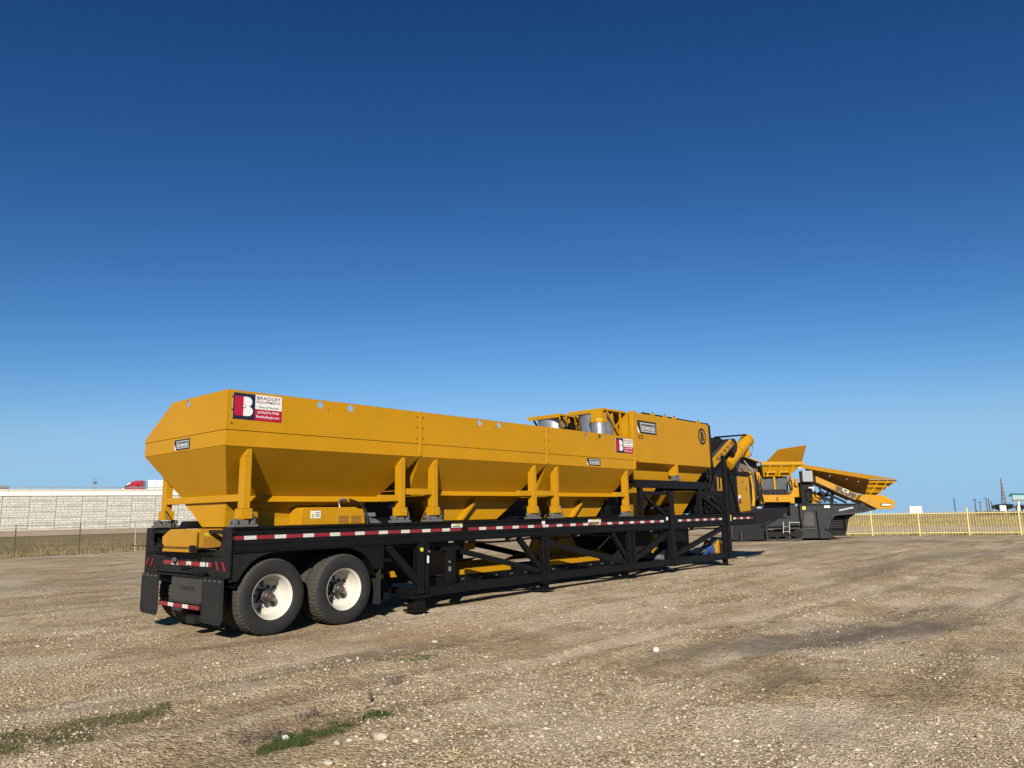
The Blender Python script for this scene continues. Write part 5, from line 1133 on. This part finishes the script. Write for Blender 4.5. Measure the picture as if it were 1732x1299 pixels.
blades('mixed_grass', G2[k2 >= .6], .006, .03, .005, 'grass_green', 'darker green blades among the olive grass strip')
blades('sparse_grass', ragged(4500, 1.02, -2.96, .55, .22, R(0), .35, 6), .006, .03, .005, 'grass_green', 'small green tuft in the gravel below the wheels')
tuft = np.concatenate([ell(160, random.uniform(-1, 9), random.uniform(-7.4, -2.2), random.uniform(.05, .3), random.uniform(.02, .07), R(random.uniform(-25, 10)), -.2) for _ in range(110)])
blades('dry_tufts', tuft, .006, .022, .007, 'grass_tuft', 'scattered flat dry grass tufts in the gravel')
# verge grass in clumps beyond the wire fence
n = 60000; aa = RNG.uniform(-46, -6, n); bb2 = RNG.uniform(0, 30, n)**1.0; fl = np.interp(aa, [w[0] for w in WF], [w[1] for w in WF])-1.2+bb2
P = np.stack([CAMP.x+RT.x*aa+FH.x*fl, CAMP.y+RT.y*aa+FH.y*fl], 1); dens = RNG.random(n) < np.exp(-bb2/11); P = P[dens]; m1 = vnoise(P[:, 0]*.5, P[:, 1]*.5) > .02
blades('verge_dry_grass', P[~m1], .06, .34, .03, 'grass_dry', 'dry tan grass along the wire fence'); blades('verge_olive_grass', P[m1], .05, .26, .03, 'grass_olive', 'olive grass along the wire fence')
n = 50000; aa = RNG.uniform(14, 60, n); bb2 = RNG.random(n)**2*60; fl = 47.1-(aa-17.3)*.4+.4+bb2
P = np.stack([CAMP.x+RT.x*aa+FH.x*fl, CAMP.y+RT.y*aa+FH.y*fl], 1); P = P[(vnoise(P[:, 0]*.25, P[:, 1]*.25) > -.15) & ((bb2 > 22) | (bb2 < 1.2))]
blades('field_grass', P, .05, .3, .05, 'grass_straw', 'straw coloured dry grass beyond the yellow fence')
# distant scrub hedge and trees at the field edge
def shrub_row(name, pts, r, hgt, n, mat, label):
    V = []
    for (a, b) in pts:
        p = AB(a, b); z = tz(a, b)
        d = RNG.normal(size=(n, 3)); d /= np.linalg.norm(d, axis=1)[:, None]; rad = RNG.random(n)**.4
        c = np.array([p.x, p.y, z+hgt*.45])+d*rad[:, None]*np.array([r, r, hgt*.55])
        t = RNG.normal(size=(n, 3, 3))*r*.10; V.append(c[:, None, :]+t)
    V = np.concatenate(V).reshape(-1, 3); return V
V = shrub_row('h', [(a, 118+random.uniform(-1, 1)) for a in np.arange(74, 100, 1.2)], 1.0, .75, 120, '', '')
stuff_mesh('field_scrub', V, np.arange(len(V)).reshape(-1, 3), 'grass_olive', label='low dark green scrub strip across the dry field', cat='scrub')
for a, b, w_, hgt, lab in ((170.2, 262, 1.7, 1.6, 'flat dark tree clump at the foot of the pylon'), (173.5, 262, 1.8, 1.75, 'darkest round tree beside the green sign post'), (178.0, 262, 1.8, 1.35, 'low dark tree on the far side of the green sign')):
    p = AB(a, b); z = tz(a, b); T = empty('tree', lab, 'tree', (p.x, p.y, z), RZ)
    top = hgt-z; MB().tube((0, 0, 0), (0, 0, top*.7), .18, 8, .1).build('trunk', 'pole_wood', T)
    for k in range(3): 
        pass
    nL = 700; d = RNG.normal(size=(nL, 3)); d /= np.linalg.norm(d, axis=1)[:, None]; rad = RNG.random(nL)**.35; lob = 1+.25*np.sin(d[:, 0]*5+a)
    c = d*(rad*lob)[:, None]*np.array([w_, w_*.8, .9])+np.array([0, 0, top-.95]); Vt = (c[:, None, :]+RNG.normal(size=(nL, 3, 3))*.2).reshape(-1, 3)
    o = stuff_mesh('crown', Vt, np.arange(len(Vt)).reshape(-1, 3), 'tree_leaf', kind=None); o.parent = T
    if 'kind' in o: del o['kind']
# gravel stones as one counted-by-nobody mesh
ico = bmesh.new(); bmesh.ops.create_icosphere(ico, subdivisions=1, radius=1); IV = np.array([v.co[:] for v in ico.verts]); IF = np.array([[v.index for v in f.verts] for f in ico.faces]); ico.free()
def stones(name, x, y, size, mat, label):
    n = len(x); z = terrain(x, y); V = np.repeat(IV[None], n, 0)*RNG.uniform(.7, 1.25, (n, len(IV), 1)); sc = size[:, None]*np.stack([RNG.uniform(.8, 1.3, n), RNG.uniform(.7, 1.1, n), RNG.uniform(.4, .75, n)], 1)
    V = V*sc[:, None, :]; an = RNG.random(n)*6.28; c, s = np.cos(an)[:, None], np.sin(an)[:, None]
    X = V[:, :, 0]*c-V[:, :, 1]*s; Y = V[:, :, 0]*s+V[:, :, 1]*c
    V = np.stack([X+x[:, None], Y+y[:, None], V[:, :, 2]+(z+size*.12)[:, None]], -1)
    F = IF[None]+(np.arange(n)*len(IV))[:, None, None]; return stuff_mesh(name, V.reshape(-1, 3), F.reshape(-1, 3), mat, label=label, cat='gravel')
n = 150000; th = RNG.uniform(-R(39), R(39), n); rr = 4.6+19*RNG.random(n)**1.35; a_, b_ = rr*np.sin(th), rr*np.cos(th)
gx_, gy_ = CAMP.x+RT.x*a_+FH.x*b_, CAMP.y+RT.y*a_+FH.y*b_
keep = (vnoise(gx_*.7+5, gy_*.7)*1.4+.6*vnoise(gx_*3, gy_*3)+.25*(RNG.random(n)-.5) > -.04) & ~((gx_ > .3) & (gx_ < 15.5) & (gy_ > .1) & (gy_ < 2.5)); gx_, gy_, rr = gx_[keep], gy_[keep], rr[keep]
stones('gravel_stones', gx_, gy_, np.clip(RNG.lognormal(-5.2, .52, len(gx_)), .003, .036), 'pebble', 'loose tan and white gravel stones over the yard')
def rock(x, y, s, mat, lab):
    bm = bmesh.new(); bmesh.ops.create_icosphere(bm, subdivisions=3, radius=1); sx, sy, sz = s; sd = random.random()*50
    for v in bm.verts:
        c = v.co.copy(); k = 1+.35*float(vnoise(np.array(c.x*1.3+sd), np.array(c.y*1.3+c.z*1.7)))+.12*float(vnoise(np.array(c.x*4+sd), np.array(c.y*4+c.z*3.3))); v.co = Vector((c.x*sx*k, c.y*sy*k, c.z*sz*k))
    me = bpy.data.meshes.new('rock'); bm.to_mesh(me); bm.free(); me.materials.append(MATS[mat]); me.polygons.foreach_set('use_smooth', [True]*len(me.polygons))
    o = bpy.data.objects.new('rock', me); o.location = (x, y, float(terrain(x, y))+sz*.45); o.rotation_euler = (0, 0, random.random()*6); link(o); return tag(o, lab, 'rock')
rock(3.31, -4.82, (.036, .032, .032), 'rock_white', 'round bright white rock lying alone on open gravel')
rock(-.95, -5.05, (.055, .038, .028), 'rock_pale', 'largest pale oval rock just below the bright green grass patch')
rock(-1.23, -4.91, (.034, .023, .015), 'rock_pale', 'small flat pale rock touching the lower edge of the green grass')
rock(-1.14, -4.93, (.026, .02, .014), 'rock_pale', 'small cream rock beside the flat pale rock under the grass')
rock(-.81, -5.27, (.028, .022, .015), 'rock_pale', 'small tan rock below the largest oval rock')
rock(-1.51, -5.21, (.042, .028, .016), 'rock_pale', 'flat cream rock on bare gravel, farthest of the cream rocks from the green grass')
rock(.6, -2.55, (.03, .022, .016), 'rock_pale', 'small pale rock near the trailer wheels in the wheel track')
rock(2.2, -2.2, (.04, .03, .022), 'rock_pale', 'tan rock on the gravel in front of the landing leg')
zl_ = float(terrain(-1.41, -4.54))
ps = MB().hexa([(-.035, -.03, .012), (.03, -.025, .012), (.035, .03, .02), (-.03, .025, .02), (-.035, -.03, .015), (.03, -.025, .015), (.03, .03, .045), (-.03, .025, .05)]).build('paper_scrap', 'white', None); ps.location = (-1.41, -4.54, zl_); ps.scale = (.7, .7, .7); tag(ps, 'crumpled white paper scrap at the edge of the green grass patch', 'litter')
tw_ = MB().path([(0, 0, .02), (.06, .05, .05), (.14, .05, .06), (.2, .0, .05), (.17, -.05, .03)], .005, 6).build('bent_twig', 'twig', None); tw_.location = (-.80, -4.62, float(terrain(-.8, -4.62))); tag(tw_, 'pale curled twig lying across the bright green grass', 'twig')
for k, (x, y, s, lab) in enumerate(((-1.55, -4.42, .16, 'dry brown weed next to the white paper scrap'), (-.42, -4.25, .17, 'upright dark dry weed standing near the curled twig'), (.15, -3.9, .15, 'low purplish dry weed on bare gravel between wheels and grass'), (-1.0, -4.2, .13, 'thin dark weed stalk just behind the green grass patch'))):
    w_ = MB(); z = float(terrain(x, y))
    for j in range(46 if k != 1 else 14):
        an = random.random()*6.28; ln = random.uniform(.3, 1)*s; tl = random.uniform(.1, 1.2)*(.9 if k != 1 else .35); st = Vector((random.uniform(-1, 1)*s*.9, random.uniform(-1, 1)*s*.5, 0)) if k != 1 else Vector((0, 0, 0))
        p1 = st+Vector((math.cos(an)*tl*ln*.5, math.sin(an)*tl*ln*.5, ln*.45)); p2 = p1+Vector((math.cos(an+.6)*tl*ln*.4, math.sin(an+.6)*tl*ln*.4, ln*.2)); w_.path([st, p1, p2], .0022, 3)
    o = w_.build('dry_weed', 'weed', None); o.location = (x, y, z); tag(o, lab, 'weed')
